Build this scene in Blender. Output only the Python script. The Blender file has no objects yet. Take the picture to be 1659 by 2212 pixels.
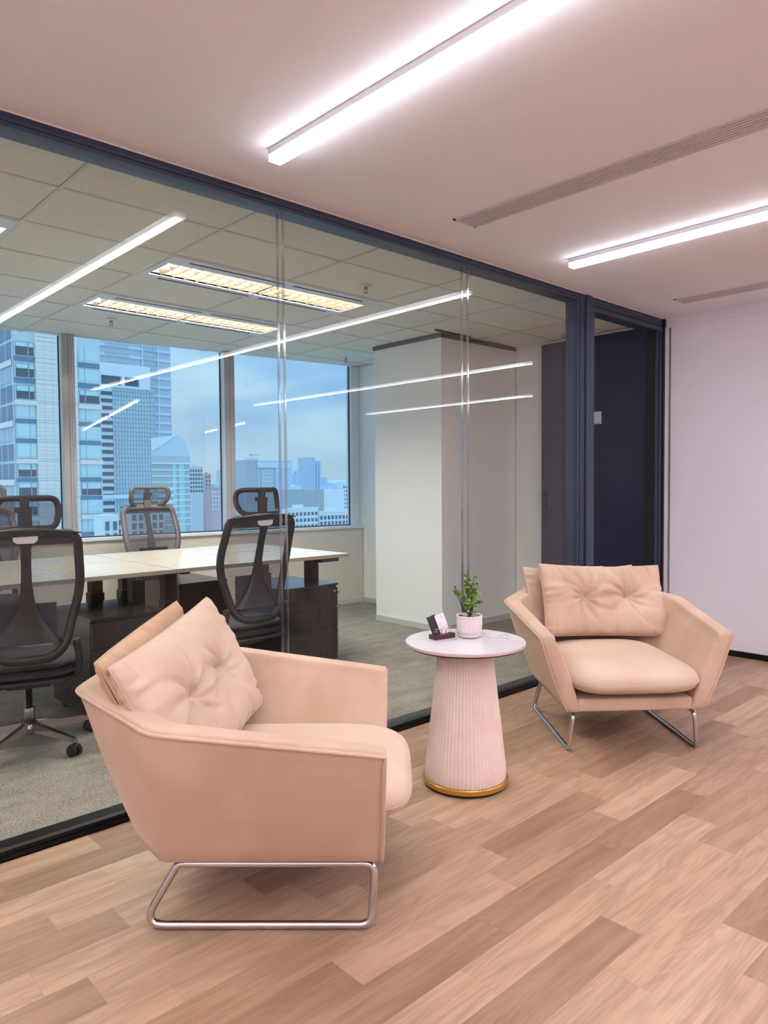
import bpy, bmesh, math, random
from mathutils import Vector, Matrix
random.seed(7)
C = bpy.context.scene.collection
S = bpy.context.scene
PI = math.pi
# ------------------------------------------------------------------ camera
cam = bpy.data.cameras.new('camera'); co = bpy.data.objects.new('camera', cam); C.objects.link(co); S.camera = co
cam.sensor_fit = 'VERTICAL'; cam.sensor_height = 36.0; cam.lens = 1571.29 / 2212 * 36.0
cam.clip_start = 0.05; cam.clip_end = 8000
yaw, pitch, roll = math.radians(47.018), math.radians(-2.219), math.radians(-0.4295)
f = Vector((math.cos(yaw)*math.cos(pitch), math.sin(yaw)*math.cos(pitch), math.sin(pitch)))
r = Vector((math.sin(yaw), -math.cos(yaw), 0)); u = r.cross(f)
rr = r*math.cos(roll) + u*math.sin(roll); uu = -r*math.sin(roll) + u*math.cos(roll)
M = Matrix((rr, uu, -f)).transposed().to_4x4(); M.translation = Vector((0, 0, 1.32)); co.matrix_world = M
# ------------------------------------------------------------------ render / view
S.view_settings.view_transform = 'Standard'; S.view_settings.look = 'None'
S.view_settings.gamma = 1.0; S.view_settings.use_curve_mapping = False; S.view_settings.exposure = 0.60
S.render.engine = 'CYCLES'
cy = S.cycles
cy.max_bounces = 12; cy.diffuse_bounces = 6; cy.glossy_bounces = 4; cy.transmission_bounces = 4
cy.transparent_max_bounces = 24; cy.sample_clamp_indirect = 4.0; cy.caustics_reflective = False
cy.use_adaptive_sampling = True; cy.adaptive_threshold = 0.03; cy.adaptive_min_samples = 16
cy.use_denoising = True; cy.denoiser = 'OPENIMAGEDENOISE'
LED_STRENGTH = 43.0; LED_SIDE = 7.0
TROFFER_STRENGTH = 290.0
SKY = 0.57
# ------------------------------------------------------------------ world: overcast blue-white sky
W = bpy.data.worlds.new('sky'); S.world = W; W.use_nodes = True
n = W.node_tree.nodes; l = W.node_tree.links; n.clear()
tc = n.new('ShaderNodeTexCoord'); mp = n.new('ShaderNodeMapping'); mp.inputs['Scale'].default_value = (1.6, 1.6, 5.5)
no = n.new('ShaderNodeTexNoise'); no.inputs['Scale'].default_value = 2.4; no.inputs['Detail'].default_value = 6; no.inputs['Roughness'].default_value = 0.5
cr = n.new('ShaderNodeValToRGB'); e = cr.color_ramp.elements
e[0].position = 0.38; e[0].color = (0.22, 0.46, 0.82, 1); e[1].position = 0.62; e[1].color = (0.54, 0.76, 0.95, 1)
sp = n.new('ShaderNodeSeparateXYZ'); cr2 = n.new('ShaderNodeValToRGB'); e = cr2.color_ramp.elements
e[0].position = 0.0; e[0].color = (0.62, 0.83, 0.98, 1); e[1].position = 0.17; e[1].color = (0.50, 0.74, 0.98, 1)
mx = n.new('ShaderNodeMix'); mx.data_type = 'RGBA'
mr = n.new('ShaderNodeMapRange'); mr.inputs[1].default_value = 0.0; mr.inputs[2].default_value = 0.10; mr.inputs[3].default_value = 0.15; mr.inputs[4].default_value = 0.75
bg = n.new('ShaderNodeBackground'); zc = n.new('ShaderNodeMath'); zc.operation = 'MAXIMUM'; zc.inputs[1].default_value = 0.0
ms = n.new('ShaderNodeMath'); ms.operation = 'MULTIPLY_ADD'; ms.inputs[1].default_value = 2*SKY; ms.inputs[2].default_value = SKY   # CIE overcast sky: 1 + 2 sin(elevation)
ow = n.new('ShaderNodeOutputWorld')
l.new(tc.outputs['Generated'], mp.inputs[0]); l.new(mp.outputs[0], no.inputs['Vector']); l.new(no.outputs[0], cr.inputs[0])
l.new(tc.outputs['Generated'], sp.inputs[0]); l.new(sp.outputs[2], cr2.inputs[0]); l.new(sp.outputs[2], mr.inputs[0])
l.new(mr.outputs[0], mx.inputs[0]); l.new(cr2.outputs[0], mx.inputs[6]); l.new(cr.outputs[0], mx.inputs[7])
l.new(sp.outputs[2], zc.inputs[0]); l.new(zc.outputs[0], ms.inputs[0]); l.new(ms.outputs[0], bg.inputs[1]); l.new(mx.outputs[2], bg.inputs[0]); l.new(bg.outputs[0], ow.inputs[0])

# ------------------------------------------------------------------ materials
def lin(c):
    return tuple(((x/255)/12.92 if x/255 <= 0.04045 else ((x/255+0.055)/1.055)**2.4) for x in c) + (1,)
def mat(name, col, rough=0.6, metal=0.0, spec=0.5, bump=None, noise=None, emit=None, sheen=0.0, lin_in=False, stretch=None, coat=0):
    m = bpy.data.materials.new(name); m.use_nodes = True; nt = m.node_tree; b = nt.nodes['Principled BSDF']
    c = tuple(col)+(1,) if lin_in else lin(col)
    b.inputs['Base Color'].default_value = c; b.inputs['Roughness'].default_value = rough
    b.inputs['Metallic'].default_value = metal; b.inputs['Specular IOR Level'].default_value = spec
    b.inputs['Coat Weight'].default_value = coat
    if sheen: b.inputs['Sheen Weight'].default_value = sheen; b.inputs['Sheen Roughness'].default_value = 0.4
    if emit: b.inputs['Emission Color'].default_value = tuple(emit[0])+(1,); b.inputs['Emission Strength'].default_value = emit[1]
    if noise or bump:
        t = nt.nodes.new('ShaderNodeTexCoord'); mpp = nt.nodes.new('ShaderNodeMapping')
        if stretch: mpp.inputs['Scale'].default_value = stretch
        nt.links.new(t.outputs['Object'], mpp.inputs[0])
    if noise:   # (scale, other colour, lo, hi)
        q = nt.nodes.new('ShaderNodeTexNoise'); q.inputs['Scale'].default_value = noise[0]; q.inputs['Detail'].default_value = 5
        k = nt.nodes.new('ShaderNodeValToRGB'); k.color_ramp.elements[0].position = noise[2]; k.color_ramp.elements[1].position = noise[3]
        k.color_ramp.elements[0].color = c; k.color_ramp.elements[1].color = lin(noise[1])
        nt.links.new(mpp.outputs[0], q.inputs['Vector']); nt.links.new(q.outputs[0], k.inputs[0]); nt.links.new(k.outputs[0], b.inputs['Base Color'])
    if bump:    # (scale, strength)
        q = nt.nodes.new('ShaderNodeTexNoise'); q.inputs['Scale'].default_value = bump[0]; q.inputs['Detail'].default_value = 4
        bb = nt.nodes.new('ShaderNodeBump'); bb.inputs['Strength'].default_value = bump[1]; bb.inputs['Distance'].default_value = 0.002
        nt.links.new(mpp.outputs[0], q.inputs['Vector']); nt.links.new(q.outputs[0], bb.inputs['Height']); nt.links.new(bb.outputs[0], b.inputs['Normal'])
    return m

def glass_mat(name, tint, refl=1.0, rough=0.0, f0=0.04):
    """thin clear pane: straight transmission + Schlick reflection on each face"""
    m = bpy.data.materials.new(name); m.use_nodes = True; nt = m.node_tree; nt.nodes.clear()
    lw = nt.nodes.new('ShaderNodeLayerWeight'); lw.inputs[0].default_value = 0.5
    p = nt.nodes.new('ShaderNodeMath'); p.operation = 'POWER'; p.inputs[1].default_value = 5
    a = nt.nodes.new('ShaderNodeMath'); a.operation = 'MULTIPLY_ADD'; a.inputs[1].default_value = (1-f0)*refl; a.inputs[2].default_value = f0*refl
    tr = nt.nodes.new('ShaderNodeBsdfTransparent'); tr.inputs[0].default_value = tuple(tint)+(1,)
    gl = nt.nodes.new('ShaderNodeBsdfGlossy'); gl.inputs['Roughness'].default_value = rough
    mi = nt.nodes.new('ShaderNodeMixShader'); o = nt.nodes.new('ShaderNodeOutputMaterial')
    nt.links.new(lw.outputs['Facing'], p.inputs[0]); nt.links.new(p.outputs[0], a.inputs[0]); nt.links.new(a.outputs[0], mi.inputs[0])
    nt.links.new(tr.outputs[0], mi.inputs[1]); nt.links.new(gl.outputs[0], mi.inputs[2]); nt.links.new(mi.outputs[0], o.inputs[0])
    return m

def wood_mat(name, scale=1.0, dark=(0.80, 0.77, 0.74), rough=0.42):
    """plank: the object's own colour, with grain along X laid out in world space"""
    m = bpy.data.materials.new(name); m.use_nodes = True; nt = m.node_tree; b = nt.nodes['Principled BSDF']; N = nt.nodes; L = nt.links
    oi = N.new('ShaderNodeObjectInfo'); g = N.new('ShaderNodeNewGeometry')
    ad = N.new('ShaderNodeVectorMath'); ad.operation = 'MULTIPLY_ADD'; ad.inputs[1].default_value = (1, 1, 1)
    cx = N.new('ShaderNodeCombineXYZ'); ml = N.new('ShaderNodeMath'); ml.operation = 'MULTIPLY'; ml.inputs[1].default_value = 37.0
    L.new(oi.outputs['Random'], ml.inputs[0]); L.new(ml.outputs[0], cx.inputs[2]); L.new(g.outputs['Position'], ad.inputs[0]); L.new(cx.outputs[0], ad.inputs[2])
    mp1 = N.new('ShaderNodeMapping'); mp1.inputs['Scale'].default_value = (2.2*scale, 22*scale, 1)
    mp2 = N.new('ShaderNodeMapping'); mp2.inputs['Scale'].default_value = (7*scale, 150*scale, 1)
    mp3 = N.new('ShaderNodeMapping'); mp3.inputs['Scale'].default_value = (1.2*scale, 7*scale, 1)
    for q in (mp1, mp2, mp3): L.new(ad.outputs[0], q.inputs[0])
    n1 = N.new('ShaderNodeTexNoise'); n1.inputs['Scale'].default_value = 1; n1.inputs['Detail'].default_value = 5; n1.inputs['Distortion'].default_value = 0.5
    n2 = N.new('ShaderNodeTexNoise'); n2.inputs['Scale'].default_value = 1; n2.inputs['Detail'].default_value = 3
    n3 = N.new('ShaderNodeTexNoise'); n3.inputs['Scale'].default_value = 1; n3.inputs['Detail'].default_value = 2; n3.inputs['Distortion'].default_value = 0.6
    L.new(mp1.outputs[0], n1.inputs['Vector']); L.new(mp2.outputs[0], n2.inputs['Vector']); L.new(mp3.outputs[0], n3.inputs['Vector'])
    # cathedral rings from the low-frequency noise
    rg = N.new('ShaderNodeMath'); rg.operation = 'MULTIPLY'; rg.inputs[1].default_value = 75; L.new(n3.outputs[0], rg.inputs[0])
    sn = N.new('ShaderNodeMath'); sn.operation = 'SINE'; L.new(rg.outputs[0], sn.inputs[0])
    s2 = N.new('ShaderNodeMath'); s2.operation = 'MULTIPLY_ADD'; s2.inputs[1].default_value = 0.06; L.new(sn.outputs[0], s2.inputs[0]); L.new(n1.outputs[0], s2.inputs[2])
    s3 = N.new('ShaderNodeMath'); s3.operation = 'MULTIPLY_ADD'; s3.inputs[1].default_value = 0.55; L.new(n2.outputs[0], s3.inputs[0]); L.new(s2.outputs[0], s3.inputs[2])
    k = N.new('ShaderNodeValToRGB'); k.color_ramp.elements[0].position = 0.60; k.color_ramp.elements[1].position = 0.93
    k.color_ramp.elements[0].color = tuple(dark)+(1,); k.color_ramp.elements[1].color = (1.08, 1.08, 1.08, 1); L.new(s3.outputs[0], k.inputs[0])
    mu = N.new('ShaderNodeMix'); mu.data_type = 'RGBA'; mu.blend_type = 'MULTIPLY'; mu.inputs[0].default_value = 1
    L.new(oi.outputs['Color'], mu.inputs[6]); L.new(k.outputs[0], mu.inputs[7]); L.new(mu.outputs[2], b.inputs['Base Color'])
    bb = N.new('ShaderNodeBump'); bb.inputs['Strength'].default_value = 0.25; bb.inputs['Distance'].default_value = 0.001
    L.new(n2.outputs[0], bb.inputs['Height']); L.new(bb.outputs[0], b.inputs['Normal'])
    b.inputs['Roughness'].default_value = rough; b.inputs['Specular IOR Level'].default_value = 0.4
    return m

def velvet(name, col, col2, rot=0.0):
    m = mat(name, col, 0.9, 0, 0.15, bump=(900, 0.25), noise=(3.2, col2, 0.40, 0.66), sheen=0.35)
    m.node_tree.nodes['Principled BSDF'].inputs['Sheen Tint'].default_value = lin((250, 225, 205))
    return m

def carpet_mat():
    m = bpy.data.materials.new('carpet'); m.use_nodes = True; nt = m.node_tree; b = nt.nodes['Principled BSDF']; N = nt.nodes; L = nt.links
    t = N.new('ShaderNodeTexCoord'); m1 = N.new('ShaderNodeMapping'); m1.inputs['Scale'].default_value = (110, 230, 110); m1.inputs['Rotation'].default_value = (0, 0, 0.0)
    a = N.new('ShaderNodeTexNoise'); a.inputs['Scale'].default_value = 1.5; a.inputs['Detail'].default_value = 3; a.inputs['Distortion'].default_value = 1.2
    m2 = N.new('ShaderNodeMapping'); m2.inputs['Scale'].default_value = (4, 10, 4); c2 = N.new('ShaderNodeTexNoise'); c2.inputs['Scale'].default_value = 1; c2.inputs['Detail'].default_value = 2
    L.new(t.outputs['Object'], m1.inputs[0]); L.new(t.outputs['Object'], m2.inputs[0]); L.new(m1.outputs[0], a.inputs['Vector']); L.new(m2.outputs[0], c2.inputs['Vector'])
    ad = N.new('ShaderNodeMath'); ad.operation = 'MULTIPLY_ADD'; ad.inputs[1].default_value = 0.18; L.new(c2.outputs[0], ad.inputs[0]); L.new(a.outputs[0], ad.inputs[2])
    k = N.new('ShaderNodeValToRGB'); k.color_ramp.elements[0].position = 0.48; k.color_ramp.elements[1].position = 0.66
    k.color_ramp.elements[0].color = lin((88, 84, 80)); k.color_ramp.elements[1].color = lin((160, 154, 146)); L.new(ad.outputs[0], k.inputs[0]); L.new(k.outputs[0], b.inputs['Base Color'])
    bb = N.new('ShaderNodeBump'); bb.inputs['Strength'].default_value = 0.6; bb.inputs['Distance'].default_value = 0.003; L.new(a.outputs[0], bb.inputs['Height']); L.new(bb.outputs[0], b.inputs['Normal'])
    b.inputs['Roughness'].default_value = 1.0; b.inputs['Specular IOR Level'].default_value = 0.1
    return m

def mesh_fabric(name, col, alpha, pitch=900):
    m = bpy.data.materials.new(name); m.use_nodes = True; nt = m.node_tree; N = nt.nodes; L = nt.links; b = N['Principled BSDF']
    b.inputs['Base Color'].default_value = lin(col); b.inputs['Roughness'].default_value = 0.8
    t = N.new('ShaderNodeTexCoord'); s = N.new('ShaderNodeSeparateXYZ'); ml = N.new('ShaderNodeMath'); ml.operation = 'MULTIPLY'; ml.inputs[1].default_value = pitch
    sn = N.new('ShaderNodeMath'); sn.operation = 'SINE'; ma = N.new('ShaderNodeMath'); ma.operation = 'MULTIPLY_ADD'; ma.inputs[1].default_value = 0.16; ma.inputs[2].default_value = alpha
    L.new(t.outputs['Object'], s.inputs[0]); L.new(s.outputs[2], ml.inputs[0]); L.new(ml.outputs[0], sn.inputs[0]); L.new(sn.outputs[0], ma.inputs[0]); L.new(ma.outputs[0], b.inputs['Alpha'])
    return m

def marble_mat():
    m = mat('marble', (236, 230, 232), 0.18, 0, 0.5); nt = m.node_tree; N = nt.nodes; L = nt.links; b = N['Principled BSDF']
    t = N.new('ShaderNodeTexCoord'); a = N.new('ShaderNodeTexNoise'); a.inputs['Scale'].default_value = 3.1; a.inputs['Detail'].default_value = 6; a.inputs['Distortion'].default_value = 1.4
    L.new(t.outputs['Object'], a.inputs['Vector']); k = N.new('ShaderNodeValToRGB'); e = k.color_ramp.elements
    e[0].position = 0.485; e[0].color = lin((216, 211, 215)); e[1].position = 0.515; e[1].color = lin((216, 211, 215)); q = e.new(0.50); q.color = lin((168, 164, 170))
    L.new(a.outputs[0], k.inputs[0])
    a2 = N.new('ShaderNodeTexNoise'); a2.inputs['Scale'].default_value = 4.0; L.new(t.outputs['Object'], a2.inputs['Vector'])
    k2 = N.new('ShaderNodeValToRGB'); k2.color_ramp.elements[0].position = 0.5; k2.color_ramp.elements[1].position = 0.68; L.new(a2.outputs[0], k2.inputs[0])
    mu = N.new('ShaderNodeMix'); mu.data_type = 'RGBA'; mu.inputs[6].default_value = lin((216, 211, 215)); L.new(k2.outputs[0], mu.inputs[0]); L.new(k.outputs[0], mu.inputs[7]); L.new(mu.outputs[2], b.inputs['Base Color'])
    return m

M_ = {}
M_['plaster'] = mat('ceiling_paint', (240, 241, 248), 0.9, bump=(60, 0.05), noise=(1.5, (236, 237, 245), 0.4, 0.7))
M_['wall_pink'] = mat('lobby_wall_paint', (232, 226, 237), 0.85, bump=(120, 0.04))
M_['wall_white'] = mat('office_wall_paint', (240, 242, 240), 0.8, bump=(120, 0.04))
M_['wall_grey'] = mat('office_grey_paint', (196, 194, 190), 0.8)
M_['apron'] = mat('beige_apron_paint', (205, 198, 188), 0.8)
M_['navy'] = mat('navy_laminate', (36, 38, 66), 0.38, noise=(2.0, (33, 34, 60), 0.4, 0.6))
M_['navy_metal'] = mat('navy_aluminium', (50, 61, 82), 0.36, 0.15)
M_['black_metal'] = mat('black_aluminium', (26, 25, 27), 0.3, 0.5)
M_['black'] = mat('black_gap', (6, 6, 8), 0.6)
M_['planks'] = wood_mat('oak_plank')
M_['carpet'] = carpet_mat()
M_['tile'] = mat('mineral_tile', (228, 231, 222), 0.95, bump=(300, 0.5), noise=(130, (186, 188, 178), 0.60, 0.70))
M_['tbar'] = mat('ceiling_tee_bar', (212, 212, 204), 0.6)
M_['gap'] = mat('grey_gap', (98, 98, 94), 0.9)
M_['white_metal'] = mat('white_metal', (222, 222, 228), 0.35, 0.0)
M_['led'] = mat('led_diffuser', (250, 245, 250), 0.5, emit=((0.93, 0.925, 1.0), LED_STRENGTH))
M_['led_side'] = mat('led_diffuser_side', (250, 245, 250), 0.5, emit=((0.97, 0.93, 1.0), LED_SIDE))
M_['vent_metal'] = mat('vent_aluminium', (206, 198, 202), 0.45, 0.0)
M_['vent_frame'] = mat('vent_frame_white', (214, 202, 204), 0.5)
M_['troffer_glow'] = mat('troffer_tubes', (250, 240, 225), 0.5, emit=((1.0, 0.93, 0.84), TROFFER_STRENGTH))
M_['louver'] = mat('louver_reflector', (84, 76, 62), 0.4, 0.0)
M_['glass'] = glass_mat('partition_glass', (0.982, 0.992, 0.988), 1.0, f0=0.010)
M_['win_glass'] = glass_mat('window_glass', (0.955, 0.99, 0.996), 1.0, f0=0.035)
M_['joint'] = glass_mat('clear_glass_joint', (0.74, 0.77, 0.78), 2.6, 0.12, f0=0.10)
M_['alu'] = mat('window_aluminium', (158, 160, 168), 0.5, 0.0)
M_['alu_light'] = mat('window_reveal_daylit', (214, 222, 228), 0.6)  # mullion sides and end jamb: daylight from the window put into the colour
M_['gasket'] = mat('black_rubber', (18, 20, 24), 0.6)
M_['velvet'] = velvet('peach_velvet', (190, 162, 140), (207, 181, 160))
M_['velvet_seat'] = velvet('peach_velvet_seat', (194, 170, 150), (204, 181, 162))
M_['velvet_dark'] = velvet('tan_velvet', (180, 148, 120), (190, 160, 134))
M_['chrome'] = mat('chrome', (205, 200, 202), 0.12, 1.0)
M_['chrome_dark'] = mat('polished_base_metal', (165, 160, 162), 0.22, 1.0)
M_['marble'] = marble_mat()
M_['marble_edge'] = mat('tabletop_edge', (196, 176, 172), 0.4)
M_['flute'] = mat('fluted_cream_wood', (226, 204, 192), 0.6, noise=(9, (232, 212, 200), 0.4, 0.6))
M_['gold'] = mat('brushed_gold', (196, 150, 70), 0.3, 0.8)
M_['ceramic'] = mat('pale_ceramic', (228, 214, 216), 0.45)
M_['soil'] = mat('potting_soil', (22, 18, 16), 1.0, bump=(200, 0.8))
M_['leaf'] = mat('leaf_green', (70, 112, 34), 0.35, noise=(60, (128, 160, 66), 0.45, 0.62))
M_['leaf2'] = mat('leaf_dark_cream', (36, 78, 30), 0.35, noise=(70, (208, 208, 160), 0.56, 0.66))
M_['stem'] = mat('plant_stem', (96, 84, 52), 0.7)
M_['black_plastic'] = mat('black_plastic', (30, 27, 29), 0.42)
M_['grey_plastic'] = mat('grey_plastic', (98, 94, 98), 0.5)
M_['seat_fabric'] = mat('black_seat_fabric', (30, 32, 40), 0.9, bump=(500, 0.4))
M_['back_mesh'] = mesh_fabric('black_back_mesh', (58, 60, 72), 0.60)
M_['desk'] = mat('pale_maple_desktop', (226, 210, 184), 0.22, noise=(1.2, (232, 219, 197), 0.35, 0.7), stretch=(1, 14, 1), coat=0.6)
M_['desk_edge'] = mat('desk_edge_band', (168, 156, 142), 0.5)
M_['ped'] = mat('black_pedestal_laminate', (34, 32, 35), 0.14, noise=(3, (40, 37, 40), 0.4, 0.6), stretch=(40, 1, 2))
M_['walnut'] = mat('dark_walnut', (74, 34, 28), 0.4, noise=(30, (52, 22, 20), 0.4, 0.7), stretch=(1, 6, 6))
M_['gold_wire'] = mat('gold_wire', (206, 170, 118), 0.25, 0.9)
M_['paper'] = mat('white_card', (238, 226, 238), 0.7)
M_['ink'] = mat('grey_ink', (120, 108, 122), 0.8)
M_['card_black'] = mat('black_card', (14, 14, 20), 0.4)
M_['card_gold'] = mat('gold_print', (196, 170, 120), 0.5)
M_['sign'] = mat('pale_sign', (214, 214, 228), 0.4)
M_['cord'] = mat('white_cord', (226, 224, 226), 0.6)
# city: far facades paled and blued, haze put into their colour
M_['stone'] = mat('limestone', (226, 216, 204), 0.85)
M_['stone_joint'] = mat('stone_joint', (118, 146, 160), 0.8)
M_['hotel_frame'] = mat('hotel_window_frame', (150, 196, 210), 0.5)
M_['hotel_glass'] = mat('hotel_teal_glass', (112, 190, 200), 0.35, 0.0)
M_['hotel_dark'] = mat('hotel_dark_glass', (84, 98, 112), 0.3, 0.0)
M_['flank_dark'] = mat('hotel_flank_glass', (98, 128, 148), 0.35)
M_['hotel_blind'] = mat('hotel_blind', (146, 212, 222), 0.6)
M_['spandrel'] = mat('blue_spandrel', (96, 140, 172), 0.4)
M_['tower_blue'] = mat('tower_blue_glass', (112, 150, 186), 0.5, 0.0)
M_['tower_blue2'] = mat('tower_blue_band', (160, 196, 222), 0.5)
M_['glass_grid'] = mat('curtain_wall_glass', (140, 198, 218), 0.45, 0.0)
M_['mullion'] = mat('curtain_wall_mullion', (92, 132, 158), 0.6)
M_['white_panel'] = mat('white_cladding', (206, 226, 238), 0.6)
M_['dark_strip'] = mat('dark_ribbon_window', (92, 104, 114), 0.4)
M_['green_glass'] = mat('sea_green_glass', (70, 142, 142), 0.4, 0.0)
M_['green_light'] = mat('sea_green_light_glass', (96, 206, 200), 0.4, 0.0)
M_['far_blue'] = mat('far_hazy_blue_facade', (124, 172, 212), 0.8)
M_['far_blue2'] = mat('far_hazy_deep_blue_facade', (92, 156, 198), 0.7)
M_['far_grey'] = mat('slab_grey_facade', (134, 160, 172), 0.8)
M_['far_green'] = mat('slab_green_glass', (128, 172, 176), 0.5)
M_['far_white'] = mat('white_apartment_render', (206, 222, 230), 0.9)
M_['far_window'] = mat('apartment_window', (96, 116, 130), 0.5)
M_['far_cream'] = mat('cream_apartment_render', (204, 208, 206), 0.9)
M_['far_red'] = mat('red_brick_render', (176, 104, 116), 0.9)
M_['box_dark'] = mat('dark_green_cladding', (92, 124, 132), 0.7)
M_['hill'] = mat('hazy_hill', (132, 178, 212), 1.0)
M_['ground'] = mat('city_ground', (140, 160, 170), 1.0)

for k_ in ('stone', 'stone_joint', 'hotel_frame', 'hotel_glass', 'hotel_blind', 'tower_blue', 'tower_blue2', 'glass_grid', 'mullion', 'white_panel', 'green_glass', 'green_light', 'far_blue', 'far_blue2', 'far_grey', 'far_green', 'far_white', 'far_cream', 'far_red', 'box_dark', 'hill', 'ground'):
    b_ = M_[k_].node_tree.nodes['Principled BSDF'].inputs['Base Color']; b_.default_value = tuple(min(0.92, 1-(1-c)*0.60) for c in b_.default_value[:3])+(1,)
# ------------------------------------------------------------------ mesh helpers
class MB:
    def __init__(s): s.bm = bmesh.new(); s.slots = []
    def mi(s, m):
        if m is None: return 0
        if m not in s.slots: s.slots.append(m)
        return s.slots.index(m)
    def box(s, x0, y0, z0, x1, y1, z1, m=None, bev=0.0):
        k = s.mi(m); vs = [s.bm.verts.new((x, y, z)) for x in (x0, x1) for y in (y0, y1) for z in (z0, z1)]
        F = [(0, 1, 3, 2), (4, 6, 7, 5), (0, 4, 5, 1), (2, 3, 7, 6), (0, 2, 6, 4), (1, 5, 7, 3)]
        fs = [s.bm.faces.new([vs[i] for i in q]) for q in F]
        for q in fs: q.material_index = k
        if bev:
            es = list({e for q in fs for e in q.edges}); r = bmesh.ops.bevel(s.bm, geom=es, offset=bev, segments=2, affect='EDGES', profile=0.6)
            for q in r['faces']: q.material_index = k
        return s
    def poly(s, pts, m=None):
        k = s.mi(m); q = s.bm.faces.new([s.bm.verts.new(p) for p in pts]); q.material_index = k; return s
    def grid(s, P, m=None, close_u=False, close_v=False, smooth=True):
        k = s.mi(m); V = [[s.bm.verts.new(p) for p in row] for row in P]; nu, nv = len(V), len(V[0])
        for i in range(nu if close_u else nu-1):
            for j in range(nv if close_v else nv-1):
                a, b, c, d = V[i][j], V[(i+1) % nu][j], V[(i+1) % nu][(j+1) % nv], V[i][(j+1) % nv]
                q = s.bm.faces.new((a, b, c, d)); q.material_index = k; q.smooth = smooth
        return V
    def lathe(s, prof, m=None, seg=32, c=(0, 0, 0), smooth=True, cap=True):
        P = [[(c[0]+r*math.cos(2*PI*i/seg), c[1]+r*math.sin(2*PI*i/seg), c[2]+z) for i in range(seg)] for r, z in prof]
        V = s.grid(P, m, False, True, smooth)
        if cap:
            for row, rev in ((V[0], True), (V[-1], False)):
                q = s.bm.faces.new(row[::-1] if rev else row); q.material_index = s.mi(m)
        return s
    def tube(s, path, r, m=None, seg=8, closed=False, prof=None, up=None):
        """round (or custom profile) sweep"""
        pts = [Vector(p) for p in path]; n_ = len(pts); rows = []; prev = None
        for i, p in enumerate(pts):
            if closed: t = (pts[(i+1) % n_]-pts[i-1])
            else: t = pts[min(i+1, n_-1)]-pts[max(i-1, 0)]
            t.normalize()
            if up is not None:
                U = Vector(up(p) if callable(up) else up)
            else:
                U = prev if prev is not None else (Vector((0, 0, 1)) if abs(t.z) < 0.9 else Vector((1, 0, 0)))
            a = U-t*U.dot(t)
            if a.length < 1e-6: a = t.orthogonal()
            a.normalize(); prev = a; b = t.cross(a)
            rad = r[i] if isinstance(r, (list, tuple)) else r
            if prof: rows.append([tuple(p+a*(q[1]*rad)+b*(q[0]*rad)) for q in prof])
            else: rows.append([tuple(p+a*math.cos(2*PI*k/seg)*rad+b*math.sin(2*PI*k/seg)*rad) for k in range(seg)])
        V = s.grid(rows, m, closed, True, True)
        if not closed:
            for row, rev in ((V[0], False), (V[-1], True)):
                q = s.bm.faces.new(row[::-1] if rev else row); q.material_index = s.mi(m)
        return s
    def obj(s, name, m=None, parent=None, loc=(0, 0, 0), rz=0.0, smooth=None):
        bmesh.ops.recalc_face_normals(s.bm, faces=s.bm.faces[:])
        me = bpy.data.meshes.new(name); s.bm.to_mesh(me); s.bm.free()
        if s.slots and None not in s.slots:
            for q in s.slots: me.materials.append(q)
        else: me.materials.append(m)
        o = bpy.data.objects.new(name, me); C.objects.link(o); o.location = loc; o.rotation_euler = (0, 0, rz)
        if parent: o.parent = parent
        if smooth:
            for p in me.polygons: p.use_smooth = True
        return o

def empty(name, loc=(0, 0, 0), rz=0.0):
    o = bpy.data.objects.new(name, None); o.empty_display_size = 0.1; C.objects.link(o); o.location = loc; o.rotation_euler = (0, 0, rz); return o
def tag(o, label, cat, group=None, kind=None):
    o['label'] = label; o['category'] = cat
    if group: o['group'] = group
    if kind: o['kind'] = kind
    return o
def struct(o, label=None):
    o['kind'] = 'structure'
    if label: o['label'] = label
    return o
def part(name, mesh_owner, m, parent, loc=(0, 0, 0), rz=0):
    """another object on shared mesh data"""
    o = bpy.data.objects.new(name, mesh_owner.data); C.objects.link(o); o.parent = parent; o.location = loc; o.rotation_euler = (0, 0, rz); return o
def children(o): return [c for c in bpy.data.objects if c.parent == o]
def copy_tree(o, parent=None):
    kids = children(o); c = o.copy(); C.objects.link(c)
    if parent: c.parent = parent
    for k in kids: copy_tree(k, c)
    return c
def rounded_rect(w, h, rad, seg=5):
    out = []
    for cx_, cy_, a0 in ((w-rad, h-rad, 0), (-w+rad, h-rad, PI/2), (-w+rad, -h+rad, PI), (w-rad, -h+rad, 3*PI/2)):
        for i in range(seg+1):
            a = a0+PI/2*i/seg; out.append((cx_+rad*math.cos(a), cy_+rad*math.sin(a)))
    return out
def fillet(pts, rad, seg=6, closed=True):
    out = []; n_ = len(pts); P = [Vector(p) for p in pts]
    for i in range(n_):
        if not closed and i in (0, n_-1): out.append(tuple(P[i])); continue
        a, b, c = P[i-1], P[i], P[(i+1) % n_]; rd = rad[i] if isinstance(rad, (list, tuple)) else rad
        d1 = (a-b).normalized(); d2 = (c-b).normalized(); ang = d1.angle(d2); t = min(rd/math.tan(ang/2), (a-b).length*0.49, (c-b).length*0.49)
        p1 = b+d1*t; p2 = b+d2*t
        for k in range(seg+1):
            s_ = k/seg; out.append(tuple((1-s_)**2*p1+2*s_*(1-s_)*b+s_**2*p2))
    return out

# ================================================================== STRUCTURE
ZC, ZO, YP = 2.615, 2.63, 2.755
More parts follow.
